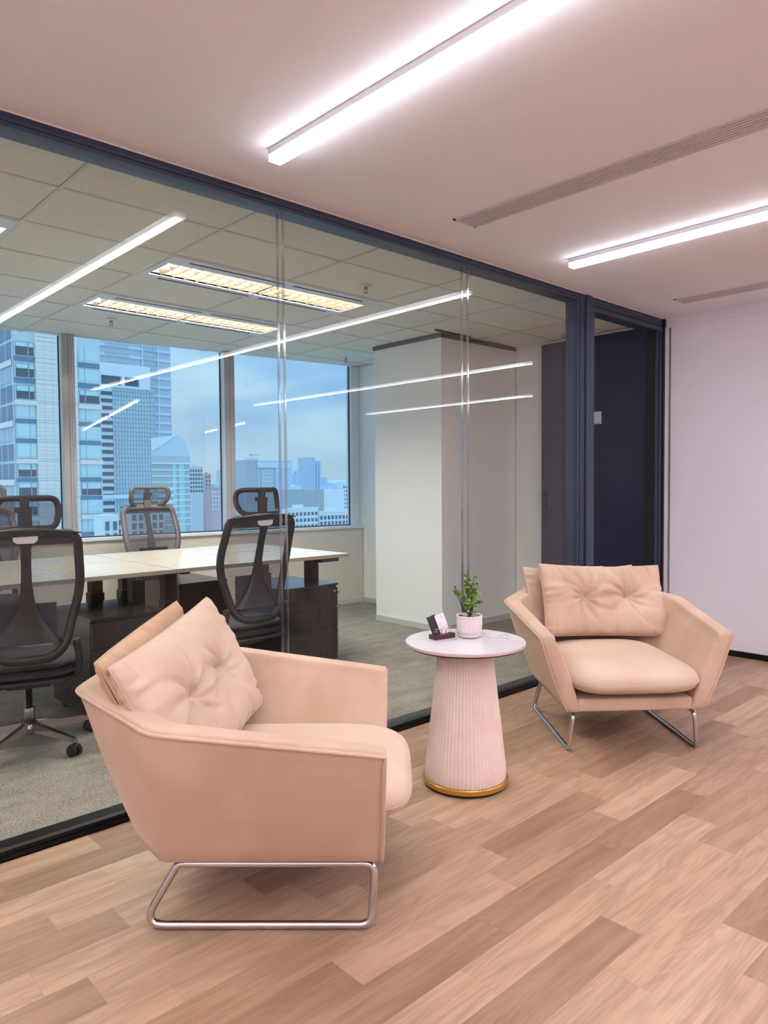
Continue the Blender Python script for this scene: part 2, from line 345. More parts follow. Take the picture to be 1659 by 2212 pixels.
# --- lobby floor : base slab + planks
b = MB(); b.box(-3, -4.6, -0.12, 5.65, YP+0.05, -0.008); b.box(5.65, -4.6, -0.12, 10.6, 1.51, -0.008)
floor = b.obj('floor', M_['planks']); floor.color = (0.46, 0.30, 0.21, 1); struct(floor)
PL, PW = 0.672, 0.134
joint = {0: 1.226, 1: 2.02, 2: 2.203, -1: 3.02, -2: 2.13, -3: 1.955, -4: 2.418, -5: 2.183, 3: 1.381, 4: 1.273, 5: 0.888}
LT, MD, DK, VL = (0.415, 0.270, 0.185), (0.365, 0.230, 0.152), (0.295, 0.180, 0.115), (0.455, 0.305, 0.213)
forced = {(1, 2.02): DK, (1, 2.692): LT, (-1, 2.348): DK, (-1, 1.676): DK, (-1, 1.004): DK, (0, 0.554): DK, (0, 1.226): LT, (0, 1.898): MD, (0, 2.57): VL,
          (2, 1.531): MD, (2, 2.203): LT, (-5, 2.183): DK, (-4, 2.418): LT, (-4, 1.746): LT, (-3, 1.955): LT, (-3, 2.627): MD, (-2, 2.13): VL, (-2, 1.458): LT,
          (4, 1.273): DK, (3, 1.381): MD, (1, 1.348): LT, (5, 0.888): LT, (3, 0.709): LT}
bb = MB(); bb.box(0.0002, 0.0002, -0.0075, PL-0.0002, PW-0.0002, 0, None, 0.0003); plank0 = None
rng = random.Random(3)
for k in range(-9, 11):
    y0 = 1.409+PW*k
    if y0+PW > YP-0.002+0.03: continue
    j = joint.get(k, rng.uniform(0, PL))
    i0 = math.ceil((0.2-j)/PL)-1
    x = j+i0*PL
    while x < 5.6:
        if plank0 is None: plank0 = bb.obj('plank', M_['planks'], floor); o = plank0
        else: o = part('plank', plank0, None, floor)
        o.location = (x, y0, 0)
        xx = x
        col = None
        for (kk, fx), cc in forced.items():
            if kk == k and abs(fx-x) < 0.02: col = cc
        if col is None:
            w_ = rng.random(); col = DK if w_ < 0.16 else MD if w_ < 0.45 else LT if w_ < 0.85 else VL
        v = rng.uniform(0.97, 1.03); o.color = (col[0]*v, col[1]*v, col[2]*v, 1)
        if x+PL > 5.65: o.scale = ((5.648-x)/PL, 1, 1)
        x += PL
# narrow filler strip against the track is the base slab showing; office carpet

# --- ceilings
b = MB(); b.box(-6.3, -4.6, ZC, 10.6, YP+0.10, ZC+0.16); struct(b.obj('ceiling', M_['plaster']))
def wedge(z0, z1, y0, off):
    b = MB(); P0 = [(-6.2, y0), (5.95, y0), (5.95, winy(5.95)+off), (-6.2, winy(-6.2)+off)]
    V = [b.bm.verts.new((p[0], p[1], z)) for z in (z0, z1) for p in P0]
    for q in ((0, 1, 2, 3), (7, 6, 5, 4), (0, 4, 5, 1), (1, 5, 6, 2), (2, 6, 7, 3), (3, 7, 4, 0)): b.bm.faces.new([V[k] for k in q])
    return b
WX, WY = 5.29, 6.24; WS = 0.122; WR = -math.atan(WS); WL = math.hypot(1, WS)
def winy(x, off=0.0): return WY+(WX-x)*WS-off*WL
b = wedge(ZO+0.10, ZO+0.2, YP+0.10, 0.012); ceo = struct(b.obj('ceiling_office', M_['gap']))
b = wedge(-0.12, 0.0, YP+0.05, 0.05); struct(b.obj('floor_carpet', M_['carpet']))
GX = [0.382+0.8035*i-0.8035*8 for i in range(16)]; GY = [2.816+0.53*i for i in range(9)]
tile0 = None; TRX = (1.989, 2.7925, -0.4215, 0.382, -2.832, -2.0285, -5.24, -4.44)
for i in range(len(GX)-1):
    for j in range(len(GY)-1):
        x0, x1, y0, y1 = GX[i], GX[i+1], GY[j], GY[j+1]
        if x0 > 5.75 or j == 0 and False: continue
        if any(abs(x0-q) < .05 for q in TRX) and (abs(y0-3.876) < .05 or abs(y0-4.936) < .05 and (x0 > 0.7 or x0 < -1)): continue
        if y0 > winy(x1)+0.02: continue
        X1 = min(x1, 5.80); b = MB(); g_ = 0.011
        ya, yb = y0+g_, y1-g_; yl = min(yb, winy(x0)-0.005); yr = min(yb, winy(X1)-0.005); xa, xb = x0+g_, X1-g_
        if xb-xa < .05 or yl-ya < 0.02: continue
        yr = max(yr, ya+0.002)
        P0 = [(xa, ya), (xb, ya), (xb, yr), (xa, yl)]
        V = [b.bm.verts.new((p[0], p[1], ZO+0.004)) for p in P0]+[b.bm.verts.new((p[0], p[1], ZO+0.018)) for p in P0]
        for q in ((0, 1, 2, 3), (7, 6, 5, 4), (0, 4, 5, 1), (1, 5, 6, 2), (2, 6, 7, 3), (3, 7, 4, 0)): b.bm.faces.new([V[k] for k in q])
        b.obj('ceiling_tile', M_['tile'], ceo)
tb = MB(); P0 = [(-6.15, 6.4), (5.39, 5.99), (5.39, winy(5.39)-0.003), (-6.15, winy(-6.15)-0.003)]
V = [tb.bm.verts.new((p[0], p[1], ZO+0.0045)) for p in P0]+[tb.bm.verts.new((p[0], p[1], ZO+0.10)) for p in P0]
for q in ((0, 1, 2, 3), (7, 6, 5, 4), (0, 4, 5, 1), (1, 5, 6, 2), (2, 6, 7, 3), (3, 7, 4, 0)): tb.bm.faces.new([V[k] for k in q])
tb.obj('ceiling_margin', M_['tile'], ceo)
tb = MB()
for x in GX:
    if -6.1 < x < 5.8: tb.box(x-0.0085, 2.83, ZO, x+0.0085, winy(x)-0.002, ZO+0.006)
tb.obj('tee_bar', M_['tbar'], ceo)
tb = MB()
for y in GY: 
    if y < 5.6: tb.box(-6.15, y-0.0085, ZO+0.0005, 5.80, y+0.0085, ZO+0.0065)
    elif y < 6.2: tb.box(-6.15, y-0.0085, ZO+0.0005, 5.39, y+0.0085, ZO+0.0065)
    elif y < 6.7: tb.box(-6.15, y-0.0085, ZO+0.0005, WX-(y-WY)/WS, y+0.0085, ZO+0.0065)
tb.obj('tee_bar', M_['tbar'], ceo)

# --- walls
b = MB(); b.box(5.65, 1.51, 0, 5.80, 2.70, ZC-0.0); b.box(5.80, 1.51, 0, 10.6, 1.66, ZC)
struct(b.obj('wall_right', M_['wall_pink']))
b = MB(); b.box(5.632, 1.51, 0, 5.65, 2.745, 0.043); b.box(5.632, 1.492, 0, 10.5, 1.51, 0.043); struct(b.obj('baseboard_right', M_['black_metal']))
b = MB(); b.box(5.640, 1.51, 2.545, 5.65, 2.735, ZC); struct(b.obj('trim_1', M_['wall_pink']))
b = MB(); b.box(5.641, 2.718, 0.043, 5.65, 2.745, ZC-0.07); struct(b.obj('trim_2', M_['wall_pink']))
b = MB(); b.box(-3.1, -4.75, 0, 10.7, -4.6, ZC); struct(b.obj('wall_back', M_['wall_pink']))
b = MB(); b.box(-3.1, -4.6, 0, -3.0, YP+0.1, ZC); struct(b.obj('wall_left', M_['wall_pink']))
b = MB(); b.box(10.6, -4.6, 0, 10.7, 1.66, ZC); struct(b.obj('wall_far', M_['wall_pink']))
b = MB(); b.box(-6.3, YP+0.1, 0, -6.2, 7.9, ZO+0.1); struct(b.obj('wall_office_left', M_['wall_white']))
b = MB(); b.box(5.80, 2.70, 0, 5.95, 4.325, ZO+0.10); struct(b.obj('wall_office_right', M_['wall_white']))
b = MB(); b.box(-6.3, YP-0.0, 0, -3.2, YP+0.10, ZC); struct(b.obj('wall_front_left', M_['wall_pink']))
# column : light face towards the window, grey face towards the partition
b = MB(); b.box(4.735, 4.335, 0.0, 5.95, 5.20, ZO-0.035, M_['wall_white'])
b.box(5.39, 5.20, 0.0, 5.95, 6.35, ZO-0.0, M_['wall_white'])
col_o = b.obj('wall_pillar'); struct(col_o)
b = MB(); b.box(4.722, 4.322, ZO-0.035, 5.80, 5.21, ZO); struct(b.obj('trim_shade_band', M_['gap']))  # grey band: shade of the recess above the column put into colour
b = MB(); b.box(4.723, 4.323, 0, 4.735, 5.20, 0.052); b.box(4.723, 4.323, 0, 5.80, 4.335, 0.052); b.box(5.378, 5.20, 0, 5.39, 6.14, 0.052)
b.box(5.788, 3.99, 0, 5.80, 4.33, 0.052); struct(b.obj('baseboard_pillar', M_['wall_grey']))
# small slot in the ceiling beside the column
b = MB(); b.box(4.60, 4.26, ZO-0.003, 5.05, 4.29, ZO+0.0); struct(b.obj('trim_4', M_['black']))

# --- glass partition
wp = empty('wall_partition', (0, YP, 0)); struct(wp, 'double-glazed office partition with navy aluminium rails')
def pbox(name, x0, y0, z0, x1, y1, z1, m, parent=wp, bev=0):
    b_ = MB(); b_.box(x0, y0, z0, x1, y1, z1, None, bev); return b_.obj(name, m, parent)
X0, XA, XB = -3.2, 4.47, 5.648
# head rail with three ridges
for (za, zb, ya) in ((2.600, 2.614, 0.004), (2.582, 2.597, 0.0), (2.563, 2.579, 0.0)):
    pbox('head_rail', X0, ya, za, XB, 0.10, zb, M_['navy_metal'])
pbox('head_groove', X0, 0.008, 2.565, XB, 0.095, 2.612, M_['black'])
pbox('shadow_gap', X0, -0.006, 2.611, XB, 0.0, 2.615, M_['vent_frame'])
# floor track
pbox('floor_track', X0, 0.0, 0.0, XA, 0.035, 0.018, M_['black_metal'])
pbox('floor_track', X0, 0.006, 0.018, XA, 0.034, 0.030, M_['black_metal'])
pbox('floor_track', X0, 0.036, 0.0, XA, 0.10, 0.034, M_['black_metal'])
pbox('floor_groove', X0, 0.008, 0.03, XA, 0.09, 0.0335, M_['black'])
xs = [-3.19, -1.907, -0.617, 0.674, 1.964, 3.254, 4.40]
for i in range(len(xs)-1):
    for yy in (0.012, 0.057):
        pbox('glass_pane', xs[i]+0.003, yy, 0.022, xs[i+1]-0.003, yy+0.008, 2.575, M_['glass'])
    if 0 < i:
        for yy in (0.011, 0.056): pbox('glass_joint', xs[i]-0.0045, yy, 0.022, xs[i]+0.0045, yy+0.010, 2.575, M_['joint'])
# frame beside the post, post, jambs, door head
for x0, x1, ya, m in ((4.392, 4.412, 0.004, M_['navy_metal']), (4.418, 4.432, 0.0, M_['navy_metal']), (4.44, 4.475, 0.002, M_['navy_metal']), (4.412, 4.44, 0.014, M_['black'])):
    pbox('post', x0, ya, 0.0, x1, 0.10, 2.565, m)
pbox('post', 4.485, -0.012, 0.0, 4.560, 0.11, 2.614, M_['navy_metal'], bev=0.004)
pbox('post', 4.565, 0.0, 0.0, 4.600, 0.10, 2.53, M_['navy_metal'])
pbox('post_groove', 4.475, 0.01, 0.0, 4.60, 0.095, 2.56, M_['black'])
for za, zb, ya, m in ((2.545, 2.563, 0.002, M_['black']), (2.515, 2.545, -0.002, M_['navy_metal'])):
    pbox('door_head', 4.56, ya, za, XB, 0.10, zb, m)
for x0, x1, ya, m in ((5.615, 5.648, -0.008, M_['black_metal']), (5.575, 5.610, 0.0, M_['navy_metal']), (5.535, 5.57, 0.01, M_['navy_metal']), (5.53, 5.64, 0.02, M_['black'])):
    pbox('jamb', x0, ya, 0.0, x1, 0.10, 2.53 if x0 < 5.61 else 2.614, m)
# navy cupboard-like office door on the side wall
d2 = empty('door_1', (5.80, 3.47, 0)); struct(d2, 'navy full-height door in the office side wall')
b = MB(); b.box(-0.045, -0.55, 0.01, -0.004, 0.53, 2.600, None, 0.002); b.obj('door_panel', M_['navy'], d2)
b = MB(); b.box(-0.05, -0.58, 2.604, -0.002, 0.54, 2.614); b.obj('door_trim', M_['vent_frame'], d2)
b = MB(); b.box(-0.052, -0.60, 0.0, -0.002, -0.556, 2.615); b.obj('door_edge', M_['black_metal'], d2)
b = MB()
prof = rounded_rect(0.022, 0.168, 0.0215, 6)
P = [[(-0.046-t, 0.488+p[0]*s_, 1.07+p[1]) for p in prof] for t, s_ in ((0, 1), (0.010, 1), (0.012, 0.85))]
V = b.grid(P, None, False, True, False); b.bm.faces.new(V[-1]); hp = b.obj('handle_plate', M_['black_metal'], d2)
b = MB(); b.tube([(-0.056, 0.488, 1.05), (-0.095, 0.488, 1.05), (-0.105, 0.478, 1.05), (-0.105, 0.38, 1.05)], 0.008, None, 8); b.obj('lever', M_['black_metal'], hp)

# --- window wall
w1 = empty('window_1', (WX, WY, 0), WR); struct(w1, 'wide office window with aluminium mullions')
def wbox(name, x0, y0, z0, x1, y1, z1, m, parent=w1):
    b_ = MB(); b_.box(x0, y0, z0, x1, y1, z1); return b_.obj(name, m, parent)
def sx(x): return (x-WX)*WL
mull = [sx(2.29), sx(3.775)]; LE = sx(-6.3)
edges = [(LE, sx(-2.15)), (sx(-2.05), sx(-0.665)), (sx(-0.565), sx(0.82)), (sx(0.92), mull[0]), (mull[0]+0.105, mull[1]), (mull[1]+0.105, 0.0)]
for a, c in edges: 
    wbox('glass_pane', a, -0.004, 0.86, c, 0.004, ZO+0.1, M_['win_glass'])
    wbox('gasket', c-0.008, -0.010, 0.86, c, 0.010, ZO+0.0, M_['gasket']); wbox('gasket', a, -0.012, 0.858, c, 0.012, 0.868, M_['gasket'])
for x in [sx(-2.15), sx(-0.665), sx(0.82)]+mull:
    wbox('mullion_lit_side', x, -0.098, 0.86, x+0.012, 0.02, ZO, M_['alu_light'])  # paler plate, window light painted on the mullion side
    wbox('mullion', x+0.003, -0.104, 0.86, x+0.053, 0.02, ZO, M_['alu']); wbox('mullion', x+0.056, -0.104, 0.86, x+0.105, 0.02, ZO, M_['alu'])
wbox('end_jamb', 0.0, -0.05, 0.86, 0.10, 0.05, ZO, M_['alu_light'])
wbox('window_sill', LE, -0.125, 0.832, 0.115, -0.0, 0.858, M_['alu_light'])
o = wbox('wall_window', LE, -0.105, 0.0, 0.10, 0.15, 0.832, M_['apron']); 
o.parent = None; o.location = (WX, WY, 0); o.rotation_euler = (0, 0, WR); struct(o)
o = wbox('baseboard_window', LE, -0.117, 0.0, 0.10, -0.105, 0.052, M_['wall_grey']); o.parent = None; o.location = (WX, WY, 0); o.rotation_euler = (0, 0, WR); struct(o)
# thin white cord hanging down the left mullion
b = MB(); xc = mull[0]+0.085
pts = [(xc, -0.112, ZO-0.01), (xc+0.004, -0.112, 2.1), (xc-0.004, -0.112, 1.6), (xc+0.006, -0.113, 1.25), (xc+0.015, -0.118, 0.98), (xc+0.03, -0.125, 0.90)]
def smooth_path(pts, k=6):
    P_ = [Vector(p) for p in pts]; out = []
    for i in range(len(P_)-1):
        p0, p1, p2, p3 = P_[max(i-1, 0)], P_[i], P_[i+1], P_[min(i+2, len(P_)-1)]
        for j in range(k):
            t = j/k; out.append(tuple(0.5*((2*p1)+(p2-p0)*t+(2*p0-5*p1+4*p2-p3)*t*t+(3*p1-p0-3*p2+p3)*t**3)))
    out.append(tuple(P_[-1])); return out
b.tube(smooth_path(pts), 0.0025, None, 6)
tag(b.obj('hanging_cord', M_['cord'], None, (WX, WY, 0), WR), 'thin white cord hanging down the left window mullion', 'cord')

# ================================================================== CEILING FITTINGS
def led(x0, ya, yb, label):
    t = empty('linear_light', (x0+0.027, ya, ZC))
    b = MB(); b.box(-0.027, yb-ya, -0.024, 0.027, 0.0, -0.0015); b.obj('housing', M_['white_metal'], t)
    b = MB(); b.box(-0.0265, yb-ya+0.002, -0.0485, 0.0265, -0.001, -0.024); df = b.obj('diffuser', M_['led_side'], t)
    b = MB(); b.box(-0.0263, yb-ya+0.003, -0.0495, 0.0263, -0.0015, -0.0486); b.obj('diffuser_face', M_['led'], df)
    b = MB(); b.box(-0.0272, 0.0, -0.0255, 0.0272, 0.0015, 0.0); b.obj('end_cap', M_['white_metal'], t)
    return tag(t, label, 'ceiling light', 'linear lights on the lobby ceiling')
led(1.628, 2.385, -3.9, 'large bright linear light crossing the top centre of the lobby ceiling')
led(3.698, 2.385, -3.93, 'bright linear light at right, ending near the dark door frame')
led(-0.45, 2.385, -3.9, 'added linear light over the near left of the lobby, out of view')  # extra lamp out of view, added to brighten the lobby
led(-2.4, 2.385, -3.9, 'added linear light along the left wall of the lobby, out of view')  # second unseen lamp added for more lobby light
led(6.36, 1.45, -4.2, 'linear light beyond the right wall, seen reflected in the glass')
led(8.73, 1.45, -4.2, 'farthest linear light, seen lowest among the reflections in the glass')
def vent(x0, x1, ya, yb, label):
    t = empty('slot_vent', (x0, ya, ZC)); w = x1-x0; L_ = yb-ya
    for a, c, d, e_ in ((0, 0.016, L_, 0.0), (w-0.012, w, L_, 0.0), (0, w, -0.014, 0.0)):
        b = MB(); b.box(a, d, -0.006, c, e_, -0.0005); b.obj('frame', M_['vent_frame'], t)
    b = MB(); b.box(0.014, L_, -0.0018, w-0.01, -0.012, -0.0008); b.obj('backing', M_['black'], t)
    sl = None; ns = 7; pitch_ = (w-0.028)/ns
    for i in range(ns):
        if sl is None:
            b = MB(); b.box(-pitch_*0.33, L_, -0.006, pitch_*0.33, -0.014, -0.002); sl = b.obj('slat', M_['vent_metal'], t, (0.016+pitch_*(i+0.45), 0, 0))
        else: part('slat', sl, None, t, (0.016+pitch_*(i+0.45), 0, 0))
    return tag(t, label, 'air vent', 'slot air vents in the lobby ceiling')
vent(2.722, 2.888, 2.41, -3.5, 'long slatted air vent between the two linear lights')
vent(5.07, 5.235, 2.41, -3.5, 'short-looking slatted air vent near the right wall corner')

def troffer(x0, y0, x1, y1, label):
    t = empty('troffer_light', (x0, y0, ZO)); w, d = x1-x0, y1-y0
    ly0, ly1 = d*0.29, d*0.80; lx0, lx1 = 0.05, w-0.03
    for q in ((0.01, 0.01, w-0.01, ly0), (0.01, ly1, w-0.01, d-0.01), (0.01, ly0, lx0, ly1), (lx1, ly0, w-0.01, ly1)):
        b = MB(); b.box(q[0], q[1], -0.004, q[2], q[3], 0.012); b.obj('frame', M_['white_metal'], t)
    b = MB(); b.box(lx0, ly0, 0.075, lx1, ly1, 0.080); b.obj('tube_tray', M_['louver'], t)
    for q in (0.27, 0.73):
        yy = ly0+(ly1-ly0)*q; b = MB(); b.tube([(lx0+0.01, yy, 0.056), (lx1-0.01, yy, 0.056)], 0.010, None, 10); b.obj('tube', M_['troffer_glow'], t)
    b = MB(); b.box(lx0, ly0-0.002, 0.0, lx1, ly0, 0.080); b.box(lx0, ly1, 0.0, lx1, ly1+0.002, 0.080); b.obj('reflector', M_['louver'], t)
    nx = 19; p_ = (lx1-lx0)/nx; bl = None
    for i in range(nx+1):
        if bl is None:
            b = MB(); P = [[(-0.0015, ly0, 0.0), (-0.016, ly0, 0.034)], [(-0.0015, ly1, 0.0), (-0.016, ly1, 0.034)]]
            b.bm.free(); b = MB()
            V = [b.bm.verts.new(p) for p in ((-0.001, ly0, -0.002), (0.001, ly0, -0.002), (0.014, ly0, 0.034), (-0.014, ly0, 0.034), (-0.001, ly1, -0.002), (0.001, ly1, -0.002), (0.014, ly1, 0.034), (-0.014, ly1, 0.034))]
            for q in ((0, 1, 2, 3), (7, 6, 5, 4), (0, 4, 5, 1), (1, 5, 6, 2), (2, 6, 7, 3), (3, 7, 4, 0)): b.bm.faces.new([V[k] for k in q])
            bl = b.obj('louver_blade', M_['louver'], t, (lx0+p_*i, 0, 0))
        else: part('louver_blade', bl, None, t, (lx0+p_*i, 0, 0))
    ym = (ly0+ly1)/2; b = MB(); b.box(lx0, ym-0.003, -0.002, lx1, ym+0.003, 0.032); b.obj('louver_spine', M_['louver'], t)
    for (a, c) in ((0.14, w*0.50), (w*0.55, w-0.12)):
        for yy in (ly0*0.45, ly1+(d-ly1)*0.55):
            b = MB(); b.box(a, yy-0.007, -0.006, c, yy+0.007, -0.003); b.obj('air_slot', M_['black'], t)
    return tag(t, label, 'ceiling light', 'louvred troffer lights in the office ceiling')
troffer(1.989, 3.876, 3.596, 4.406, 'warm louvred troffer light nearer the glass, the larger of two')
troffer(1.989, 4.936, 3.596, 5.466, 'warm louvred troffer light nearer the window, the smaller of two')
for x_ in (-5.24, -2.832): troffer(x_, 4.936, x_+1.606, 5.466, 'added louvred troffer light near the unseen left part of the window' if x_ > -4 else 'added louvred troffer light in the far unseen corner of the office')  # unseen troffers added to brighten the office
troffer(-5.24, 3.876, -3.634, 4.406, 'added louvred troffer light deep in the unseen left of the office')  # also added for office light, out of view
troffer(-2.832, 3.876, -1.225, 4.406, 'added louvred troffer light in the unseen left of the office')  # another unseen troffer added to light the office
troffer(-0.421, 3.876, 1.185, 4.406, 'louvred troffer light at the far left edge, mostly out of view')

def sprinkler(x, y, label):
    t = empty('sprinkler', (x, y, ZO))
    b = MB(); b.lathe([(0.038, 0.003), (0.040, 0.0), (0.034, -0.004), (0.02, -0.007)], None, 20); b.obj('escutcheon', M_['white_metal'], t)
    b = MB(); b.lathe([(0.012, -0.005), (0.012, -0.022), (0.006, -0.026)], None, 12)
    for a in (0, PI): b.tube([(0.010*math.cos(a), 0, -0.02), (0.014*math.cos(a), 0, -0.035), (0.004*math.cos(a), 0, -0.046)], 0.0025, None, 6)
    b.obj('nozzle', M_['alu'], t)
    b = MB(); b.lathe([(0.004, -0.044), (0.018, -0.047), (0.018, -0.049), (0.004, -0.050)], None, 14); b.obj('deflector', M_['alu'], t)
    tag(t, label, 'sprinkler', 'sprinkler heads in the office ceiling')
sprinkler(2.38, 5.69, 'sprinkler head between the small troffer light and the left window')
sprinkler(3.235, 3.632, 'sprinkler head beside the larger troffer light, nearest the glass')
sprinkler(4.907, 5.829, 'sprinkler head above the right window, beside the white pillar')
sprinkler(5.525, 3.613, 'sprinkler head in front of the navy door')

# wall fittings
t = empty('wall_sign', (5.752, 3.505, 1.885)); b = MB(); b.box(-0.006, -0.134, -0.054, 0.0, 0.134, 0.054, None, 0.002); b.obj('plate', M_['sign'], t)
b = MB(); b.box(-0.0075, -0.12, -0.048, -0.006, -0.03, -0.044); b.obj('plate_edge', M_['ink'], t)
tag(t, 'small pale blank plate fixed on the navy door', 'sign')
t = empty('light_switch', (5.80, 4.115, 1.20)); b = MB(); b.box(-0.008, -0.06, -0.042, 0, 0.06, 0.042, None, 0.002); b.obj('plate', M_['wall_white'], t)
b = MB(); b.box(-0.012, -0.05, -0.032, -0.008, -0.002, 0.032, None, 0.001); b.obj('rocker', M_['wall_white'], t)
b = MB(); b.box(-0.012, 0.002, -0.032, -0.008, 0.05, 0.032, None, 0.001); b.obj('rocker', M_['wall_white'], t)
tag(t, 'white switch plate on the wall left of the navy door', 'switch')

# ================================================================== ARMCHAIRS
def interp(st, s):
    s = max(0, min(len(st)-1, s)); i = min(int(s), len(st)-2); t_ = s-i
    return Vector(st[i])*(1-t_)+Vector(st[i+1])*t_
def armchair(label):
    t = empty('armchair'); tag(t, label, 'armchair', 'peach velvet armchairs')
    mir = lambda L_: L_+[(-x, y, z) for x, y, z in L_[::-1]]
    oT = mir([(.472, .374, .582), (.512, -.255, .660), (.270, -.555, .712)]); oB = mir([(.333, .363, .203), (.335, -.285, .203), (.215, -.385, .203)])
    iT = mir([(.402, .374, .578), (.432, -.215, .655), (.225, -.470, .705)]); iB = mir([(.275, .363, .215), (.275, -.20, .215), (.17, -.295, .215)])
    w_ = 0.08
    S_ = []; seg = [0.0, 0.02, 0.06, 0.2, 0.4, 0.6, 0.75] + [1+w_*k/5 for k in range(-5, 6)] + [1.4, 1.6] + [2+w_*k/5 for k in range(-5, 6)]
    S_ = sorted(set(seg + [5-x for x in seg] + [2.5, 2.35, 2.65]))
    def row(st, s):
        if s < w_*1.01 or s > 5-w_*1.01: return interp(st, s)
        return (interp(st, s-w_)+interp(st, s-w_/2)+interp(st, s)*2+interp(st, s+w_/2)+interp(st, s+w_))/6
    P = []
    for s in S_:
        A, B_, D, E_ = row(oB, s), row(oT, s), row(iT, s), row(iB, s)
        nrm = (B_-D); nrm.z = 0; nn = nrm.normalized(); line = []
        line.append(A-nn*0.05+Vector((0, 0, 0.004))); line.append(A-nn*0.012+Vector((0, 0, 0.001)))
        for k in range(0, 11):
            q = k/10; p = A*(1-q)+B_*q+nn*(0.010*math.sin(PI*q)); 
            if k == 0: p += Vector((0, 0, 0.008))
            if k == 10: p -= Vector((0, 0, 0.014))
            line.append(p)
        for k in range(1, 8):
            a = PI*k/8; mid = (B_+D)/2; hw = (B_-D)/2
            line.append(mid+hw*math.copysign(abs(math.cos(a))**0.55, math.cos(a))+Vector((0, 0, 0.012*math.sin(a)**0.6-0.004)))
        for k in range(0, 9):
            q = k/8; line.append(D*(1-q)+E_*q+nn*(-0.010*math.sin(PI*q))-(Vector((0, 0, 0.014)) if k == 0 else Vector()))
        P.append([tuple(p) for p in line])
    b = MB(); V = b.grid(P)
    # front ends: slightly domed caps
    for row_, sgn in ((V[0], 1), (V[-1], -1)):
        ring = [v.co.copy() for v in row_]; cen = sum((p for p in ring), Vector())/len(ring)
        inner = [b.bm.verts.new(cen.lerp(p, 0.90)+Vector((0, 0.007, 0))) for p in ring]
        inner2 = [b.bm.verts.new(cen.lerp(p, 0.70)+Vector((0, 0.010, 0))) for p in ring]
        n_ = len(ring)
        for A_, B_ in ((row_, inner), (inner, inner2)):
            for k in range(n_):
                q = b.bm.faces.new((A_[k], A_[(k+1) % n_], B_[(k+1) % n_], B_[k])); q.smooth = True
        q = b.bm.faces.new(inner2); q.smooth = True
    sh = b.obj('shell', M_['velvet'], t)
    # piping along the outer top edge and down both front edges
    edge = [Vector(P[i][12]) for i in range(len(P))]
    pts = [Vector(p) for p in P[0][2:13]]
    path = [p+Vector((0.003, 0.003, 0)) for p in pts[:-1]]
    for i, p in enumerate(edge):
        c_ = Vector((0, 0, 0)); nn = Vector((p.x, p.y, 0)).normalized(); path.append(p+nn*0.003+Vector((0, 0.003 if i in (0, len(edge)-1) else 0, 0.006)))
    path += [Vector(p)+Vector((-0.003, 0.003, 0)) for p in P[-1][2:12][::-1]]
    b = MB(); b.tube([tuple(p) for p in path], 0.0060, None, 8); b.obj('piping', M_['velvet'], t)
    # front rail and seat platform
    b = MB(); b.box(-0.285, -0.28, 0.205, 0.285, 0.362, 0.268, None, 0.012); o_ = b.obj('seat_platform', M_['velvet'], t, smooth=True)
    # seat cushion
    b = MB(); NU, NV = 72, 36; P = []
    def se(c, e): return math.copysign(abs(c)**e, c)
    for i in range(NU):
        a = 2*PI*i/NU; rw = []
        for j in range(NV+1):
            v = -PI/2+PI*j/NV; cx_, sx_ = se(math.cos(a), 0.42), se(math.sin(a), 0.42); cv, sv = se(math.cos(v), 0.75), se(math.sin(v), 0.8)
            yy = 0.070+0.392*sx_*cv; front = max(0, (yy-0.0)/0.46)
            hw = 0.325 if sv < 0 else 0.335
            zz = 0.352+(0.092 if sv > 0 else 0.077)*sv
            xx = hw*cx_*cv
            zz += 0.012*(1-(xx/0.34)**2)*max(0, sv)
            if yy > 0.36:  # gathers at the front corners
                k = (yy-0.36)/0.10; zz += 0.004*k*math.sin(xx*210)*max(0, (abs(xx)-0.17)/0.17)
            zz -= 0.0030*math.exp(-((zz-0.345)/0.004)**2)*0
            rw.append((xx, yy, zz))
        P.append(rw)
    b.grid(P, None, True, False); b.bm.verts.ensure_lookup_table(); bmesh.ops.remove_doubles(b.bm, verts=b.bm.verts[:], dist=1e-5)
    sc_ = b.obj('seat_cushion', M_['velvet_seat'], t)
    b = MB(); b.tube([(0.3345*se(math.cos(2*PI*i/96), 0.42), 0.070+0.3915*se(math.sin(2*PI*i/96), 0.42), 0.352) for i in range(96)], 0.0018, None, 6, True); b.obj('seam', M_['velvet'], sc_)
    # sled legs
    for sg in (1, -1):
        loop = [(sg*.3195, .332, .0125), (sg*.302, .345, .190), (sg*.302, -.245, .190), (sg*.3195, -.350, .0125)]
        loop = fillet(loop, [0.035, 0.035, 0.03, 0.04], 7)
        b = MB(); b.tube(loop, 0.012, None, 12, True, up=(1, 0, 0)); b.obj('sled_leg', M_['chrome'], t)
    return t
def pose(t, x, y, deg):  # local +Y is forward
    t.location = (x, y, 0); t.rotation_euler = (0, 0, math.radians(deg)-PI/2)
ac1 = armchair('peach velvet armchair in the left foreground, seen from its side'); pose(ac1, 1.384, 2.037, -43.5)
ac2 = copy_tree(ac1); ac2['label'] = 'peach velvet armchair at right, facing the camera beside the side table'; pose(ac2, 3.512, 2.008, -130.2)
for q in children(ac2):   # its parts keep the same materials
    pass

